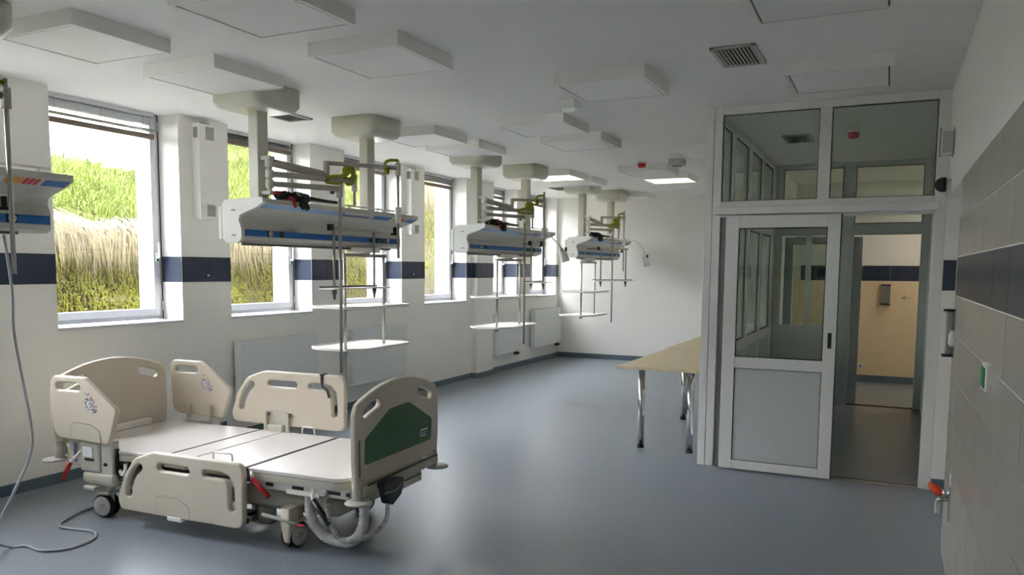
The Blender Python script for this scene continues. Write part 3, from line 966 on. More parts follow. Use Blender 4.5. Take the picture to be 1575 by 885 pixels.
def pendant(y0, lab, tray=None, rack=None, pole1=None, pole3=None, lamp=None, near=True, messy=0, arms=True):
    t = thing('supply_pendant', lab, 'medical pendant', (PX, y0, 0), 0, 'ceiling mounted medical supply pendants')
    B0, B1 = -0.17, 1.86
    # mounts and columns
    for cy_ in (0.0, 1.35):
        out = roundpoly([(-.25, -.24), (.23, -.24), (.23, .24), (-.25, .24)], [.1, .1, .1, .1], 5)
        m = MB()
        zt = [(CE, 1.0), (2.80, 1.0), (2.765, .9), (2.75, .72)]
        rings = []
        for z, s in zt:
            rings.append([m.bm.verts.new((p[0] * s, cy_ + p[1] * s, z)) for p in out])
        n = len(out)
        for A, Bq in zip(rings, rings[1:]):
            for k in range(n):
                ff = m.bm.faces.new((A[k], A[(k + 1) % n], Bq[(k + 1) % n], Bq[k])); ff.smooth = True
        m.bm.faces.new(rings[-1]); m.bm.faces.new(rings[0][::-1])
        bmesh.ops.recalc_face_normals(m.bm, faces=m.bm.faces)
        m.build('ceiling_mount', 'pendant_cream', t)
        MB().box(-.05, .04, cy_ - .055, cy_ + .055, 2.09, 2.76, 0.004, 1).build('column', 'pendant_cream', t)
        MB().box(-.075, .07, cy_ - .08, cy_ + .08, 2.095, 2.125, 0.004, 1).build('column_foot', 'pendant_alu', t)
    # beam
    MB().prism(PROF, 1, B0, B1).build('beam', 'pendant_alu', t)
    capn = MB().prism(poly_offset_z(PROF, .03), 1, B0 - .03, B0).build('end_cap', 'pendant_white', t)
    for zz in (1.85, 2.03):
        MB().box(-.085, -.05, B0 - .034, B0 - .029, zz - .006, zz + .006).build('cap_slot', 'grey_plastic', capn)
    MB().box(-.215, -.175, B0 - .03, B0 + 0.25, 1.82, 2.06, 0.01, 2).build('rear_cover', 'pendant_white', t)
    MB().prism(PROF, 1, B1, B1 + .004).build('end_cap', 'pendant_alu', t)
    # sloping label strip under the lip
    n_ = Vector((0.44, 0, -0.9)).normalized()
    def strip(a, b, m, name='label', lo=0.15, hi=0.85):
        pA = Vector((.205, 0, 2.075)); pB = Vector((.13, 0, 2.038))
        off = Vector((.442, 0, -.897)) * 0.0015
        P = [pA.lerp(pB, lo) + off, pA.lerp(pB, hi) + off]
        q = MB()
        v = [q.bm.verts.new((p.x, yy, p.z)) for p, yy in ((P[0], a), (P[0], b), (P[1], b), (P[1], a))]
        q.bm.faces.new(v)
        e = [q.bm.verts.new(vv.co - off * 0.9) for vv in v]
        for k in range(4):
            q.bm.faces.new((v[k], v[(k + 1) % 4], e[(k + 1) % 4], e[k]))
        bmesh.ops.recalc_face_normals(q.bm, faces=q.bm.faces)
        return q.build(name, m, t)
    strip(B0 + .01, B0 + .40, 'label_light_blue', 'label_strip')
    strip(B0 + .40, B0 + .95, 'label_light_blue', 'label_strip')
    strip(B0 + .95, B0 + 1.32, 'label_violet', 'label_strip', .5, .85)
    strip(B0 + 1.36, B0 + 1.62, 'pendant_blue', 'label_strip')
    strip(B0 + 1.655, B0 + 1.67, 'label_white', 'label_strip')
    for k in range(6):
        strip(B0 + 1.69 + .03 * k, B0 + 1.712 + .03 * k, 'label_orange' if k < 3 else 'label_red', 'hazard_stripe')
    strip(B0 + 1.885, B1 - .01, 'pendant_blue', 'label_strip')
    # blue media strip with outlets
    bs = MB().box(.003, .0075, B0 + .005, B1 - .005, 1.846, 1.893).build('blue_strip', 'pendant_blue', t)
    for yy, kind in ((.09, 1), (.22, 0), (1.38, 0), (1.47, 0), (1.55, 0), (1.64, 1)):
        if kind:
            MB().box(.0075, .012, yy - .028, yy + .028, 1.847, 1.892).build('outlet_plate', 'dark_plastic', bs)
            MB().lathe([(0.021, .012), (0.021, .02), (0.012, .02), (0.012, .014)], (0, yy, 1.8695), 0, 18).build('outlet_ring', 'vent_grey', bs)
        else:
            MB().box(.0075, .013, yy - .02, yy + .02, 1.85, 1.89, 0.002, 1).build('socket', 'dark_plastic', bs)
    # rails
    MB().box(-.03, -.005, B0 + .0, B1 - .35, 1.778, 1.797, 0.002, 1).build('lower_rail', 'bed_dark', t)
    MB().box(.015, .03, B1 - .75, B1 - .2, 1.785, 1.80, 0.002, 1).build('lower_rail', 'bed_dark', t)
    ur = MB().box(.13, .142, B0 + .2, B1 - .08, 2.128, 2.142, 0.002, 1)
    for k in range(5):
        yy = B0 + .25 + (B1 - B0 - .4) * k / 4
        ur.box(.13, .142, yy - .01, yy + .01, 2.108, 2.13)
    ur.build('upper_rail', 'tray_white', t)
    MB().box(-.12, -.1, B0 + .3, B1 - .3, 2.10, 2.14).build('upper_rail', 'pendant_alu', t)
    # arm bracket
    if arms:
        bx_, by_ = .095, .0
        MB().tube([(bx_, by_, 2.15), (bx_, by_, 2.42)], .02, 14).build('arm_post', 'pendant_white', t)
        for zz in (2.15, 2.40):
            MB().box(.03, bx_ + .03, by_ - .03, by_ + .03, zz, zz + .028, 0.004, 1).build('post_clamp', 'pendant_white', t)
    if pole1:
        px_, py_ = pole1[0] - PX, pole1[1] - y0
        zlo, zhi = pole1[2], pole1[3]
        d = Vector((px_ - .095, py_, 0)); L = d.length
        ang = math.atan2(d.y, d.x)
        for zz, hh, name in ((2.30, .022, 'middle_arm'), (2.23, .02, 'lower_arm')):
            M = Matrix.Translation((.095, 0, zz)) @ Matrix.Rotation(ang, 4, 'Z')
            MB().box(0, L, -.016, .016, -hh, hh, 0.006, 2, M=M).build(name, 'arm_paint', t)
            MB().cyl((.095, 0, zz - .03), .03, .06, 2, 16).build('arm_joint', 'pendant_white', t)
        MB().box(px_ - .02, px_ + .02, py_ - .02, py_ + .02, 2.16, 2.33, 0.006, 2).build('pole_holder', 'vent_grey', t)
        MB().cyl((px_ - .035, py_ - .03, 2.20), .012, -.03, 1, 10).build('clamp_knob', 'dark_plastic', t)
        MB().tube([(px_, py_, zlo), (px_, py_, zhi)], .0125, 12).build('infusion_pole', 'steel', t)
        # second short pole beyond
        q = Vector((px_, py_, 0)) + d.normalized() * .13
        M = Matrix.Translation((px_, py_, 2.295)) @ Matrix.Rotation(ang, 4, 'Z')
        MB().box(0, .13, -.012, .012, -.014, .014, M=M).build('pole_link', 'arm_paint', t)
        MB().tube([(q.x, q.y, 2.11), (q.x, q.y, 2.385)], .012, 10).build('short_pole', 'steel', t)
        MB().box(q.x - .018, q.x + .018, q.y - .018, q.y + .018, 2.22, 2.35, 0.004, 1).build('pole_holder', 'vent_grey', t)
        # green-yellow straps
        c = Vector((px_, py_, 2.30))
        dn = d.normalized()
        g1 = smooth_path([c - dn * .14 + Vector((0.03, 0, -.03)), c - dn * .1 + Vector((.03, 0, .015)), c + Vector((.03, 0, .03)), c + dn * .06 + Vector((.02, 0, .05))], 5)
        MB().tube(g1, .013, 7).build('ground_strap', 'strap_green', t)
        g2 = smooth_path([c - dn * .14 + Vector((0.03, 0, -.03)), c - dn * .06 + Vector((.035, 0, -.035)), c + Vector((.03, 0, -.02))], 5)
        MB().tube(g2, .01, 7).build('ground_strap', 'strap_green', t)
        lp = [Vector((q.x - .03, q.y - .03, 2.36)) + Vector((.028 * math.cos(a), .0 + .028 * math.cos(a), .05 * math.sin(a))) for a in [2 * math.pi * k / 14 for k in range(14)]]
        MB().tube(lp, .018, 7, closed=True).build('ground_strap', 'strap_green', t)
        lp = [p + Vector((.012, -.01, -.035)) for p in lp]
        MB().tube(lp, .018, 7, closed=True).build('ground_strap', 'strap_green', t)
    if pole3:
        px_, py_ = pole3[0] - PX, pole3[1] - y0
        zlo, zhi = pole3[2], pole3[3]
        ex, ey = (.285, .415)
        if 'elbow' in pole3[4]:
            ex, ey = pole3[4]['elbow']
        A0 = Vector((.095, 0, 2.385)); A1 = Vector((ex, ey, 2.325))
        MB().tube([A0, A1], .03, 4).build('spring_arm', 'arm_paint', t)
        MB().cyl((.095, 0, 2.35), .032, .07, 2, 16).build('arm_joint', 'pendant_white', t)
        MB().box(ex - .018, ex + .018, ey - .018, ey + .018, 2.28, 2.435, 0.004, 1).build('arm_riser', 'arm_paint', t)
        MB().tube([(ex, ey, 2.42), (px_, py_, 2.42)], .017, 4).build('upper_arm', 'arm_paint', t)
        MB().box(px_ - .018, px_ + .018, py_ - .018, py_ + .018, 2.36, 2.46, 0.005, 2).build('pole_holder', 'arm_paint', t)
        MB().tube([(px_, py_, zlo), (px_, py_, zhi)], .011, 10).build('infusion_pole', 'steel', t)
        if not pole3[4].get('bare'):
            MB().cyl((px_, py_, 1.98), .026, .13, 2, 16).build('pole_clamp', 'pendant_white', t)
        kn = MB().cyl((px_ - .02, py_ - .02, 1.90), .014, .05, 2, 10)
        kn.box(px_ - .05, px_ - .01, py_ - .035, py_ - .005, 1.885, 1.90)
        kn.build('clamp_knob', 'dark_plastic', t)
        MB().tube(smooth_path([(px_ - .06, py_ - .09, 2.39), (px_ - .06, py_ - .09, 2.45), (px_ - .04, py_ - .06, 2.475), (px_, py_, 2.48)], 5), .012, 7).build('ground_strap', 'strap_green', t)
        MB().tube(smooth_path([(px_ - .06, py_ - .09, 2.39), (px_ - .05, py_ - .07, 2.37), (px_ - .05, py_ - .08, 2.43)], 4), .012, 7).build('ground_strap', 'strap_green', t)
    if tray:
        a, b = tray[0] - y0, tray[1] - y0
        MB().box(-.06, .04, a + .1, b - .1, 1.755, 1.80, 0.006, 1).build('tray_carriage', 'tray_white', t)
        MB().box(-.02, .02, a - .03, b + .03, 1.715, 1.745, 0.004, 1).build('tray_beam', 'steel', t)
        MB().cyl((0, (a + b) / 2, 1.74), .05, .02, 2, 18).build('swivel', 'grey_plastic', t)
        for yy in (a, b):
            pl = MB().tube([(0, yy, 0.885), (0, yy, 1.745)], .0125, 12).build('tray_pole', 'steel', t)
            MB().cyl((0, yy, .872), .02, .02, 2, 12).build('pole_end', 'vent_grey', pl)
        for zz in (1.275, .915):
            oy = [(-.40, a - .02), (-.30, a - .09), (.02, a - .09), (.15, a + .06), (.13, b + .16), (.02, b + .22), (-.30, b + .22), (-.40, b + .14)]
            me = panel_mesh('tray', roundpoly(oy, .03, 3), [], .016, .004, Matrix.Translation((0.05, 0, zz)))
            tr_ = link('tray', me, 'tray_white', t)
            e = MB()
            e.tube([(x_ + .05, y_, zz + .012) for x_, y_ in roundpoly(oy, .03, 3)], .006, 6, closed=True)
            e.build('tray_lip', 'tray_white', tr_)
            for yy in (a, b):
                MB().cyl((0, yy, zz - .02), .022, .02, 2, 12).build('tray_collar', 'grey_plastic', tr_)
    if rack:
        (xa, ya_), (xb, yb2) = rack
        A = Vector((xa - PX, ya_ - y0, 0)); Bv = Vector((xb - PX, yb2 - y0, 0))
        d = (Bv - A).normalized(); nrm = Vector((-d.y, d.x, 0))
        ang = math.atan2(d.y, d.x); L = (Bv - A).length
        M = Matrix.Translation((A.x, A.y, 1.935)) @ Matrix.Rotation(ang, 4, 'Z')
        MB().box(-.03, L + .03, -.012, .012, -.014, .014, M=M).build('rack_beam', 'arm_paint', t)
        MB().box(-.06, -.02, -.018, .018, -.02, .03, M=M).build('rack_knob', 'dark_plastic', t)
        if A.x > .15:
            MB().tube([(.0, (A.y + Bv.y) / 2, 1.94), ((A.x + Bv.x) / 2, (A.y + Bv.y) / 2, 1.935)], .012, 8).build('rack_stay', 'arm_paint', t)
        else:
            for p in (A.lerp(Bv, .2), A.lerp(Bv, .8)):
                MB().tube([(0, p.y, 1.94), (p.x, p.y, 1.935)], .01, 8).build('rack_stay', 'arm_paint', t)
        for p in (A, Bv):
            pp = MB().tube([(p.x, p.y, 1.40), (p.x, p.y, 1.93)], .0115, 10).build('rack_pole', 'steel', t)
            MB().lathe([(.02, 1.445), (.02, 1.42), (.012, 1.40), (.008, 1.365)], (p.x, p.y, 0), 2, 12).build('pole_end', 'bed_dark', pp)
        M = Matrix.Translation((A.x, A.y, 1.455)) @ Matrix.Rotation(ang, 4, 'Z')
        rt_ = MB().box(-.12, L + .12, -.09, .06, -.008, .004, 0.003, 1, M=M).build('rack_tray', 'tray_white', t)
        MB().box(-.12, L + .12, .05, .062, .004, .02, M=M).build('tray_lip', 'grey_plastic', rt_)
    if lamp:
        P = smooth_path([(p[0] - PX, p[1] - y0, p[2]) for p in lamp], 6)
        MB().tube(P, .008, 8).build('lamp_arm', 'cable_white', t)
        e = P[-1]; dd = Vector((0.25, 0.2, -1)).normalized()
        h = MB().tube([e + Vector((-.02, 0, .02)), e + dd * .06, e + dd * .15], .03, 14, radii=[.025, .045, .05]).build('lamp_head', 'pendant_white', t)
        MB().cyl((e.x + .035, e.y + .02, e.z - .01), .014, .05, 2, 10).build('lamp_knob', 'dark_plastic', h)
    return t

def cable_heap(y, lab, seed):
    rnd = random.Random(seed)
    t = thing('cable_heap', lab, 'cables', (PX + .12, y, 2.115), 0, 'cable heaps on the pendants')
    for k in range(16):
        k -= 5 if k > 10 else 0
        m = 'cable_black' if k < 8 else ('cable_red' if k == 8 else ('cable_yellow' if k == 9 else 'cable_white'))
        y_ = rnd.uniform(-.05, .16) if k < 7 else (.0 if k == 8 else (.1 if k == 9 else .05))
        P = [Vector((rnd.uniform(-.03, .09), y_ + rnd.uniform(-.07, .10), rnd.uniform(.012, .055))) for _ in range(4)]
        if k in (1, 4, 8, 9):      # ends slump over the lip
            P.append(Vector((.105, y_ + .02, .01))); P.append(Vector((.112, y_ + .03, -.035))); P.append(Vector((.108, y_ + .05, -.05)))
        MB().tube(smooth_path(P, 4), rnd.uniform(.015, .024) if k < 8 else .010, 7).build('cable', m, t)
    for k in range(3):
        P = [Vector((.03 + .02 * k, .1, .03)), Vector((.04 + .015 * k, .25, .035)), Vector((.05, .38 + .05 * k, .03)), Vector((.055, .5 + .06 * k, .028))]
        MB().tube(smooth_path(P, 4), .012, 7).build('cable', 'cable_black', t)
    MB().tube(smooth_path([(-.02, .0, .014), (.0, .2, .03), (.03, .4, .02)], 5), .012, 7).build('cable', 'cable_white', t)

pendant(1.04, 'medical pendant cut off by the left edge of the photo', pole3=(-3.8, 2.43, 1.58, 2.50, {'elbow': (.2, .6), 'bare': 1}), arms=True)
pendant(4.545, 'nearest fully visible medical pendant, hanging above the bed', tray=(5.55, 6.13), rack=((-4.0, 5.15), (-4.0, 5.70)),
        pole1=(-3.87, 5.06, .79, 2.335), pole3=(-3.58, 5.44, 1.70, 2.48, {}))
pendant(7.97, 'middle medical pendant, in front of the wall pilaster', tray=(8.50, 9.15), rack=((-4.0, 9.05), (-4.0, 9.42)),
        pole1=(-3.88, 8.58, .73, 2.335), pole3=(-3.68, 8.68, 1.65, 2.52, {'elbow': (.25, .4)}),
        lamp=[(-4.05, 9.45, 2.12), (-3.9, 9.35, 2.06), (-3.87, 9.6, 1.95), (-3.87, 9.78, 1.87)])
pendant(11.40, 'farthest medical pendant, hanging before the plain end wall', tray=(11.39, 12.0), rack=((-3.95, 11.55), (-3.62, 11.75)),
        pole1=(-3.88, 11.89, .80, 2.335), pole3=(-3.70, 11.88, 1.6, 2.52, {'elbow': (.2, .3)}),
        lamp=[(-4.05, 12.6, 2.13), (-3.75, 12.5, 2.1), (-3.62, 12.6, 2.0), (-3.58, 12.66, 1.83)])
cable_heap(4.62, 'tangled black cables on the nearest full pendant above the bed', 3)
cable_heap(8.08, 'tangled black cables on the middle pendant', 5)
cable_heap(11.52, 'tangled black cables on the farthest pendant', 8)

# power cord hanging from the left pendant to the bed
P = smooth_path([(-4.17, 2.62, 1.78), (-4.15, 2.636, 1.50), (-4.15, 2.637, 1.24), (-4.14, 2.695, .775), (-4.15, 2.69, .597), (-4.25, 2.64, .36), (-4.40, 2.62, .12),
                 (-4.46, 2.75, .012), (-4.413, 2.811, .009), (-4.25, 2.80, .009), (-4.15, 2.9, .009), (-4.183, 3.077, .009), (-4.30, 3.15, .009), (-4.50, 3.12, .009), (-4.60, 3.15, .009),
                 (-4.676, 3.284, .009), (-4.724, 3.44, .009), (-4.70, 3.6, .009), (-4.6, 3.8, .009)], 8)
tag(MB().tube(P, .0075, 8).build('power_cord', 'cable_grey', smooth=False), 'grey power cord hanging from the left pendant and looping on the floor', 'cord')

# ------------------------------------------------------------------ hospital bed
TH = 0.045
bed = thing('hospital_bed', 'cream adjustable hospital bed without mattress, near side rail lowered', 'bed', (-3.78, 3.885, 0), TH)
# base frame and casters
fr = MB()
fr.box(-.82, .82, -.30, -.24, .17, .25, 0.01, 2).box(-.82, .82, .24, .30, .17, .25, 0.01, 2)
fr.box(-.82, -.72, -.24, .24, .17, .25, 0.01, 2).box(.66, .76, -.24, .24, .17, .25, 0.01, 2)
fr.build('base_frame', 'bed_frame', bed)
MB().box(.22, .98, -.33, .33, .17, .29, 0.05, 4).build('base_cover', 'bed_frame', bed)
MB().box(-.90, -.52, -.36, .36, .19, .30, 0.05, 4).build('base_cover', 'bed_frame', bed)
for u in (-.62, .5):
    l = MB().lathe([(.12, .27), (.12, .30), (.085, .31), (.085, .40)], (u, 0, 0), 2, 24)
    l.build('lift_column', 'bed_dark', bed)
MB().cyl((.36, -.2, .045), .055, .14, 2, 18).box(.28, .30, -.25, -.1, .05, .18).build('battery_pod', 'bed_frame', bed)
def caster(u, v, ang, lab=None):
    M = Matrix.Translation((u, v, 0)) @ Matrix.Rotation(ang, 4, 'Z')
    def tr(b):
        b.bm.transform(M); return b
    w = tr(MB().lathe([(.03, -.042), (.066, -.042), (.076, -.034), (.076, -.014), (.066, -.008), (.03, -.008)], (-.03, 0, .076), 1, 28)).build('wheel', 'rubber', bed)
    tr(MB().lathe([(.02, -.046), (.062, -.046), (.064, -.04)], (-.03, 0, .076), 1, 28)).build('hub_cap', 'vent_grey', w)
    tr(MB().tube([(-.055, -.0475, .066), (-.02, -.0475, .09), (-.005, -.0475, .082), (-.035, -.0475, .055)], .003, 6)).build('brake_mark', 'grey_plastic', w)
    w2 = tr(MB().lathe([(.03, .008), (.066, .008), (.076, .014), (.076, .034), (.066, .042), (.03, .042)], (-.03, 0, .076), 1, 28)).build('wheel', 'rubber', bed)
    tr(MB().lathe([(.064, .04), (.062, .046), (.02, .046)], (-.03, 0, .076), 1, 28)).build('hub_cap', 'vent_grey', w2)
    tr(MB().box(-.07, .03, -.006, .006, .06, .17, 0.004, 1).box(-.085, .03, -.05, .05, .150, .172, .01, 2).cyl((0, 0, .165), .028, .07, 2, 16)).build('caster_fork', 'bed_frame', bed)
caster(-.72, -.43, R_(8))
caster(-.72, .40, R_(20))
caster(.72, .36, R_(50))
# foot near caster: seen end-on, cream fork shell
caster(.72, -.36, R_(82))
sh = MB()
rings = [(.25, .035, .045), (.15, .037, .045), (.11, .03, .04), (.06, .022, .036), (.045, .021, .034)]
prev = None
for z, a, b in rings:
    cur = [sh.bm.verts.new((.72 + x * a, -.44 + y * b, z)) for x, y in roundpoly([(-1, -1), (1, -1), (1, 1), (-1, 1)], .4, 3)]
    if prev:
        n = len(cur)
        for k in range(n):
            ff = sh.bm.faces.new((prev[k], prev[(k + 1) % n], cur[(k + 1) % n], cur[k])); ff.smooth = True
    else:
        sh.bm.faces.new(cur)
    prev = cur
sh.bm.faces.new(prev[::-1])
bmesh.ops.recalc_face_normals(sh.bm, faces=sh.bm.faces)
sh.build('caster_shell', 'bed_plastic', bed)
MB().box(.70, .74, -.47, -.43, .02, .047, 0.006, 1).build('caster_tip', 'rubber', bed)
bp_ = MB().tube([(.55, -.47, .19), (.66, -.48, .185), (.80, -.48, .17)], .012, 8).build('brake_pedal', 'vent_grey', bed)
MB().box(.80, .86, -.488, -.472, .16, .172, 0.004, 1).build('pedal_pad', 'lever_red', bp_)
# near head caster cover
MB().box(-.90, -.60, -.50, -.36, .21, .31, 0.04, 4).build('caster_cover', 'bed_frame', bed)
MB().box(-.86, -.76, -.52, -.46, .185, .21, 0.008, 2).build('pedal', 'vent_grey', bed)
MB().tube(smooth_path([(-.60, -.42, .20), (-.52, -.44, .19), (-.45, -.42, .14), (-.40, -.35, .12)], 5), .012, 8).build('floor_cable', 'cable_black', bed)
MB().cyl((.36, -.42, .10), .035, .022, 2, 14).cyl((.36, -.42, .12), .012, .06, 2, 10).box(.32, .43, -.44, -.38, .155, .175).build('foot_pedal', 'rubber', bed)

# upper frame
uf = MB()
uf.box(-1.10, 1.13, -.37, -.32, .335, .385, 0.006, 1).box(-1.10, 1.13, .32, .37, .335, .385, 0.006, 1)
for u in (-1.05, -.55, .1, .6, 1.08):
    uf.box(u - .025, u + .025, -.32, .32, .34, .38)
uf.build('upper_frame', 'bed_dark', bed)
ra = MB().box(.47, 1.12, -.437, -.37, .335, .384, 0.003, 1).build('side_channel', 'vent_grey', bed)
MB().box(.70, .93, -.445, -.437, .325, .352, 0.003, 1).build('white_link', 'tray_white', bed)
for u, w in ((.58, .025), (.78, .04), (1.02, .05), (1.12, .014)):
    MB().box(u - w, u + w, -.440, -.4365, .355, .374).build('black_label', 'dark_plastic', ra)
MB().cyl((.97, -.437, .36), .012, -.006, 1, 12).build('bolt', 'tray_white', ra)
# deck sections
def deck(u0, u1, rr):
    o = roundpoly([(u0, -.455), (u1, -.455), (u1, .455), (u0, .455)], rr, 6)
    s = link('deck_section', panel_mesh('deck_section', o, [], .022, .003, Matrix.Translation((0, 0, .441))), 'bed_deck', bed)
    i = [(p[0] + (0.004 if p[0] < (u0 + u1) / 2 else -.004), p[1] * .992) for p in o]
    link('deck_edge', panel_mesh('deck_edge', i, [], .045, .004, Matrix.Translation((0, 0, .406))), 'bed_frame', s)
    m_ = [(p[0] + (0.0015 if p[0] < (u0 + u1) / 2 else -.0015), p[1] * .997) for p in o]
    link('deck_trim', panel_mesh('deck_trim', m_, [], .006, .001, Matrix.Translation((0, 0, .4295))), 'bed_rim', s)
deck(-1.09, -.252, [.04, 0.005, 0.005, .04])
deck(-.224, -.043, [.005] * 4)
deck(-.025, .408, [.005] * 4)
deck(.445, 1.11, [.005, .10, .10, .005])
for ga, gb_ in ((-.2525, -.2235), (-.0425, -.0255), (.408, .445)):
    MB().box(ga, gb_, -.45, .45, .40, .447).build('gap_shade', 'rubber', bed)  # solid black fill imitating the shade between deck sections

# head and foot boards
def board_outline():
    pts = [(-.455, .42)]
    pts += [(-.47, .56), (-.468, .82)]
    for k in range(15):
        v = -.44 + .88 * k / 14
        pts.append((v, .965 - .095 * (abs(v) / .44) ** 2.0))
    pts += [(.468, .82), (.47, .56), (.455, .42)]
    return roundpoly(pts, [.02, 0, .03] + [.012] * 15 + [.03, 0, .02], 3)
def bslot(v0, z0, v1, z1):
    return slot([(v0, z0), ((v0 + v1) / 2, (z0 + z1) / 2 + .004), (v1, z1)], .034, 8)
def board(u, name):
    holes = [bslot(-.37, .818, -.24, .858), bslot(.24, .858, .37, .818)]
    me = panel_mesh(name, board_outline(), holes, .034, .009, Matrix.Translation((u, 0, 0)) @ M_YZ)
    b = link(name, me, 'bed_plastic', bed)
    for p in me.polygons:
        p.use_smooth = False
    return b
hb = board(-1.17, 'headboard')
fb = board(1.18, 'footboard')
gp = roundpoly([(-.39, .53), (-.38, .675), (-.12, .805), (.10, .812), (.385, .665), (.37, .53)], [.02, .02, .08, .12, .03, .02], 4)
gpo = link('green_panel', panel_mesh('green_panel', gp, [], .006, .001, Matrix.Translation((1.198, 0, 0)) @ M_YZ), 'bed_green', fb)
MB().box(1.2012, 1.2022, .235, .33, .605, .615).build('white_lettering', 'tray_white', gpo)
MB().box(1.2012, 1.2022, .22, .32, .585, .597).build('white_lettering', 'label_light_blue', gpo)
MB().box(1.2012, 1.2022, .235, .31, .570, .578).build('white_lettering', 'tray_white', gpo)
MB().box(1.196, 1.20, -.445, -.43, .47, .68, 0.003, 1).build('side_groove', 'bed_dark', fb)
for s in (-1, 1):
    for u in (-1.17, 1.18):
        pst = MB().cyl((u, s * .435, .335), .03, .12, 2, 20).build('bumper_post', 'bed_frame', bed)
        MB().lathe([(.02, .326), (.071, .328), (.077, .335), (.071, .342), (.03, .346)], (u + (.02 if u > 0 else -.02), s * .455, 0), 2, 28).build('bumper_wheel', 'vent_grey', pst)
fbar = MB().box(1.15, 1.225, -.43, .43, .365, .42, 0.008, 2).build('foot_crossbar', 'bed_frame', bed)
MB().tube([(1.23, -.40, .425), (1.23, .40, .425)], .007, 8).build('crossbar_rod', 'bed_rim', fbar)
MB().box(-1.21, -1.14, -.43, .43, .365, .42, 0.008, 2).build('head_crossbar', 'bed_frame', bed)
MB().box(-1.15, -1.10, -.36, .28, .452, .498, 0.004, 1).build('head_retainer', 'tray_white', bed)
MB().box(1.13, 1.22, -.10, .22, .30, .365, 0.006, 1).build('drawer', 'bed_frame', bed)
MB().box(1.2205, 1.224, -.02, .2, .345, .352).build('drawer_gap', 'seal_black', bed)
MB().tube(smooth_path([(1.13, .3, .44), (1.20, .34, .43), (1.215, .30, .425), (1.2, .25, .43)], 5), .01, 8).build('white_hook', 'tray_white', bed)

# side rails
def rail_big(v, z0, name, flip):
    o = [(-.50, 0), (.455, 0), (.465, .37), (-.22, .37), (-.37, .32), (-.46, .20), (-.515, .06)]
    o = roundpoly(o, [.05, .05, .06, .10, .10, .12, .04], 6)
    holes = [slot([(-.43, .105), (-.425, .14), (-.405, .19), (-.375, .24), (-.335, .275)], .034, 8),
             slot([(-.165, .293), (-.06, .293), (.045, .293)], .034, 8),
             slot([(.19, .293), (.30, .293), (.35, .283), (.377, .255), (.385, .20), (.385, .11)], .033, 8)]
    me = panel_mesh(name, o, holes, .042, .010, Matrix.Translation((0, v, z0)) @ M_XZ)
    return link(name, me, 'bed_plastic', bed)
nr = rail_big(-.52, .115, 'side_rail', False)
cp = roundpoly([(-.21, 0), (-.20, .10), (-.14, .115), (-.03, .11), (.06, .07), (.06, 0)], [.0, .03, .03, .03, .03, 0], 4)
link('hinge_cover', panel_mesh('hinge_cover', cp, [], .003, .0012, Matrix.Translation((0, -.5425, .118)) @ M_XZ), 'bed_plastic', nr)
link('cover_groove', panel_mesh('cover_groove', [(p[0] * 1.0 - .003 if p[0] < 0 else p[0], p[1] * 1.03) for p in cp], [], .002, .0005, Matrix.Translation((0, -.5415, .118)) @ M_XZ), 'bed_dark', nr)
MB().box(-.12, .0, -.545, -.51, .085, .115, 0.005, 1).build('rail_release', 'tray_white', nr)
MB().box(-.40, -.36, -.535, -.505, .105, .122).build('rail_notch', 'bed_dark', nr)
MB().box(.10, .26, -.50, -.46, .10, .125).build('rail_bracket', 'bed_dark', nr)
frl = rail_big(.50, .497, 'side_rail', False)
link('hinge_cover', panel_mesh('hinge_cover', roundpoly([(-.21, .0), (-.21, .08), (-.15, .10), (-.05, .10), (.0, .085), (.0, 0)], [0, .03, .03, .03, .03, 0], 4), [], .003, .001,
     Matrix.Translation((0, .478, .50)) @ M_XZ), 'bed_frame', frl)
for u in (-.20, -.005):
    ar = MB().box(u - .014, u + .014, .455, .475, .40, .585, 0.004, 1).build('rail_arm', 'bed_frame', frl)
    MB().cyl((u + .02, .474, .57), .014, -.014, 1, 12).build('rail_bolt', 'bed_dark', ar)
MB().box(-.17, -.035, .44, .48, .43, .50, 0.01, 2).build('rail_bracket', 'bed_frame', frl)
MB().tube(smooth_path([(.285, .475, .87), (.285, .475, .83), (.29, .472, .80), (.33, .475, .77), (.345, .48, .72)], 5), .011, 8).build('cord_clip', 'bed_dark', frl)
MB().box(.27, .30, .468, .53, .865, .885, 0.005, 1).build('rail_clip', 'dark_plastic', frl)

def rail_head(v, face, name):
    o = [(-1.095, .515), (-.62, .505), (-.545, .72), (-.82, .905), (-1.08, .905), (-1.115, .87)]
    o = roundpoly(o, [.07, .03, .03, .03, .03, .03], 5)
    holes = [slot([(-1.045, .845), (-.96, .848), (-.875, .848)], .034, 8)]
    me = panel_mesh(name, o, holes, .036, .009, Matrix.Translation((0, v, 0)) @ M_XZ)
    b = link(name, me, 'bed_plastic', bed)
    # coloured angle sticker facing the camera side
    rnd = random.Random(4)
    yy = v - .0195
    for k in range(60):
        a = rnd.uniform(0, 6.28); r = rnd.uniform(.0, 1) ** .6
        du = r * math.cos(a) * .075; dz = r * math.sin(a) * .05
        u_ = -.765 + du * .8 + dz * .2; z_ = .757 + dz - du * .55
        c = 'sticker_blue' if k % 3 else ('label_white' if k % 2 else 'label_violet')
        if du > -.02 and dz > .015 and k % 2:
            c = 'label_red' if face else 'label_orange'
        s_ = rnd.uniform(.0025, .005)
        MB().box(u_ - s_, u_ + s_, yy, yy + .0015, z_ - s_, z_ + s_).build('sticker_dot', c, b)
    MB().cyl((-.77, yy + .001, .752), .016, -.002, 1, 18).build('angle_sticker', 'label_white', b)
    MB().cyl((-.768, yy - .0005, .75), .007, -.001, 1, 14).build('angle_needle', 'label_violet', b)
    return b
rh = rail_head(-.50, True, 'head_side_rail')
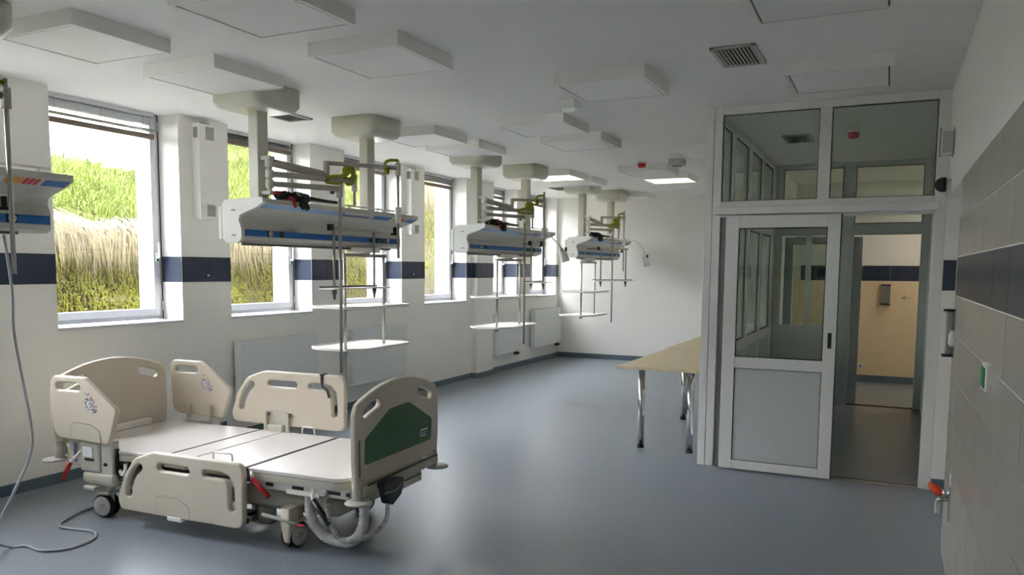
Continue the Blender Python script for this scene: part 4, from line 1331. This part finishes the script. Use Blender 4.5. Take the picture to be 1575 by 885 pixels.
link('hinge_cover', panel_mesh('hinge_cover', roundpoly([(-.945, .513), (-.94, .60), (-.90, .618), (-.77, .612), (-.69, .58), (-.68, .51)], [0, .03, .03, .03, .03, 0], 4), [], .003, .001,
     Matrix.Translation((0, -.5195, 0)) @ M_XZ), 'bed_plastic', rh)
link('cover_groove', panel_mesh('cover_groove', roundpoly([(-.949, .513), (-.944, .603), (-.90, .622), (-.77, .616), (-.69, .583), (-.68, .51)], [0, .03, .03, .03, .03, 0], 4), [], .002, .0005,
     Matrix.Translation((0, -.519, 0)) @ M_XZ), 'bed_dark', rh)
rh2 = rail_head(.50, False, 'head_side_rail')
for u in (-.93, -.72):
    ar = MB().box(u - .012, u + .012, .455, .48, .42, .575, 0.004, 1).build('rail_arm', 'bed_frame', rh2)
    MB().cyl((u, .48, .57), .02, -.04, 1, 14).build('rail_bolt', 'bed_frame', ar)
MB().tube([(-.93, .455, .47), (-.72, .455, .47)], .014, 10).build('rail_bar', 'bed_frame', rh2)
MB().box(-.61, -.58, .45, .49, .44, .48, 0.004, 1).build('rail_latch', 'dark_plastic', rh2)
# head rail mechanism on the near side
mech = MB().box(-.90, -.72, -.50, -.43, .30, .50, 0.015, 3).build('rail_mechanism', 'bed_frame', bed)
MB().box(-.865, -.775, -.508, -.498, .395, .465, 0.006, 2).build('status_window', 'label_white', mech)
MB().box(-.85, -.77, -.505, -.498, .375, .388).build('dark_slot', 'dark_plastic', mech)
MB().box(-.72, -.62, -.49, -.43, .29, .515, 0.012, 2).build('rail_mechanism', 'vent_grey', bed)
MB().cyl((-.68, -.49, .36), .012, -.008, 1, 12).build('mechanism_bolt', 'dark_plastic', mech)
MB().box(-1.04, -.92, -.47, -.42, .32, .50, 0.008, 1).build('bracket_plate', 'bed_frame', bed)
MB().box(-.985, -.96, -.474, -.469, .345, .47).build('dark_scale', 'label_violet', bed)
MB().tube(smooth_path([(-.61, -.455, .46), (-.61, -.46, .33), (-.585, -.462, .275), (-.55, -.462, .27), (-.52, -.46, .30), (-.51, -.455, .39)], 6), .012, 8).build('black_cable', 'cable_black', bed)
MB().tube(smooth_path([(-.60, -.45, .32), (-.57, -.455, .30), (-.545, -.452, .33), (-.545, -.45, .37)], 5), .015, 8, radii=None).build('cable_hook', 'tray_white', bed)
# levers
for (a, b, c) in (((-.89, -.49, .43), (-.96, -.52, .355), (-1.02, -.53, .24)), ((.46, -.45, .43), (.50, -.49, .40), (.62, -.50, .31))):
    lv = MB().tube([a, b], .011, 8).build('release_lever', 'tray_white', bed)
    MB().tube([b, c], .016, 10).build('red_grip', 'lever_red', lv)
lv = MB().tube(smooth_path([(.885, -.43, .38), (.89, -.45, .33), (.90, -.46, .315)], 4), .011, 8).build('release_lever', 'tray_white', bed)
MB().tube([(.90, -.46, .315), (1.02, -.47, .19)], .017, 10).build('black_grip', 'dark_plastic', lv)
# mattress loops
for u, v in ((.17, .47), (.235, -.44), (-1.0, .46)):
    if v > 0:
        pth = [(u - .055, v, .43), (u - .052, v, .485), (u - .04, v, .50), (u + .04, v, .50), (u + .052, v, .485), (u + .055, v, .43)]
    else:
        pth = [(u - .075, v, .43), (u - .072, v, .505), (u - .064, v, .515), (u + .064, v, .515), (u + .072, v, .505), (u + .075, v, .43)]
    MB().tube(pth, .006, 8).build('mattress_loop', 'tray_white', bed)
# drain hose loop
P = smooth_path([(.83, -.40, .40), (.835, -.40, .33), (.85, -.41, .20), (.92, -.41, .11), (1.02, -.40, .075), (1.12, -.39, .09), (1.17, -.37, .17), (1.16, -.34, .27), (1.10, -.30, .33)], 14)
MB().tube(P, .03, 12, radii=[.03 + .0025 * math.sin(k * 1.9) for k in range(len(P))]).build('corrugated_hose', 'hose_grey', bed)
# handset with coiled cord
hs = thing('bed_handset', 'black bed handset with a coiled cord hooked on the foot end', 'handset', (-3.78, 3.885, 0), TH)
hm = MB()
prof = roundpoly([(-.33, .415), (-.30, .37), (-.27, .29), (-.235, .275), (-.14, .315), (-.11, .375), (-.115, .41), (-.22, .425)], .02, 4)
hm.prism(prof, 0, 1.232, 1.285)
hm.build('handset_body', 'dark_plastic', hs)
MB().tube([(1.287, -.318, .365), (1.288, -.21, .352), (1.287, -.115, .385)], .005, 6).build('handset_seam', 'grey_plastic', hs)
MB().tube(coil([(1.26, -.25, .285), (1.275, -.30, .20), (1.22, -.38, .13), (1.12, -.46, .105), (1.05, -.47, .15), (1.0, -.46, .26), (.97, -.44, .37)], .011, 56, 8), .0036, 5).build('coiled_cord', 'cable_grey', hs)
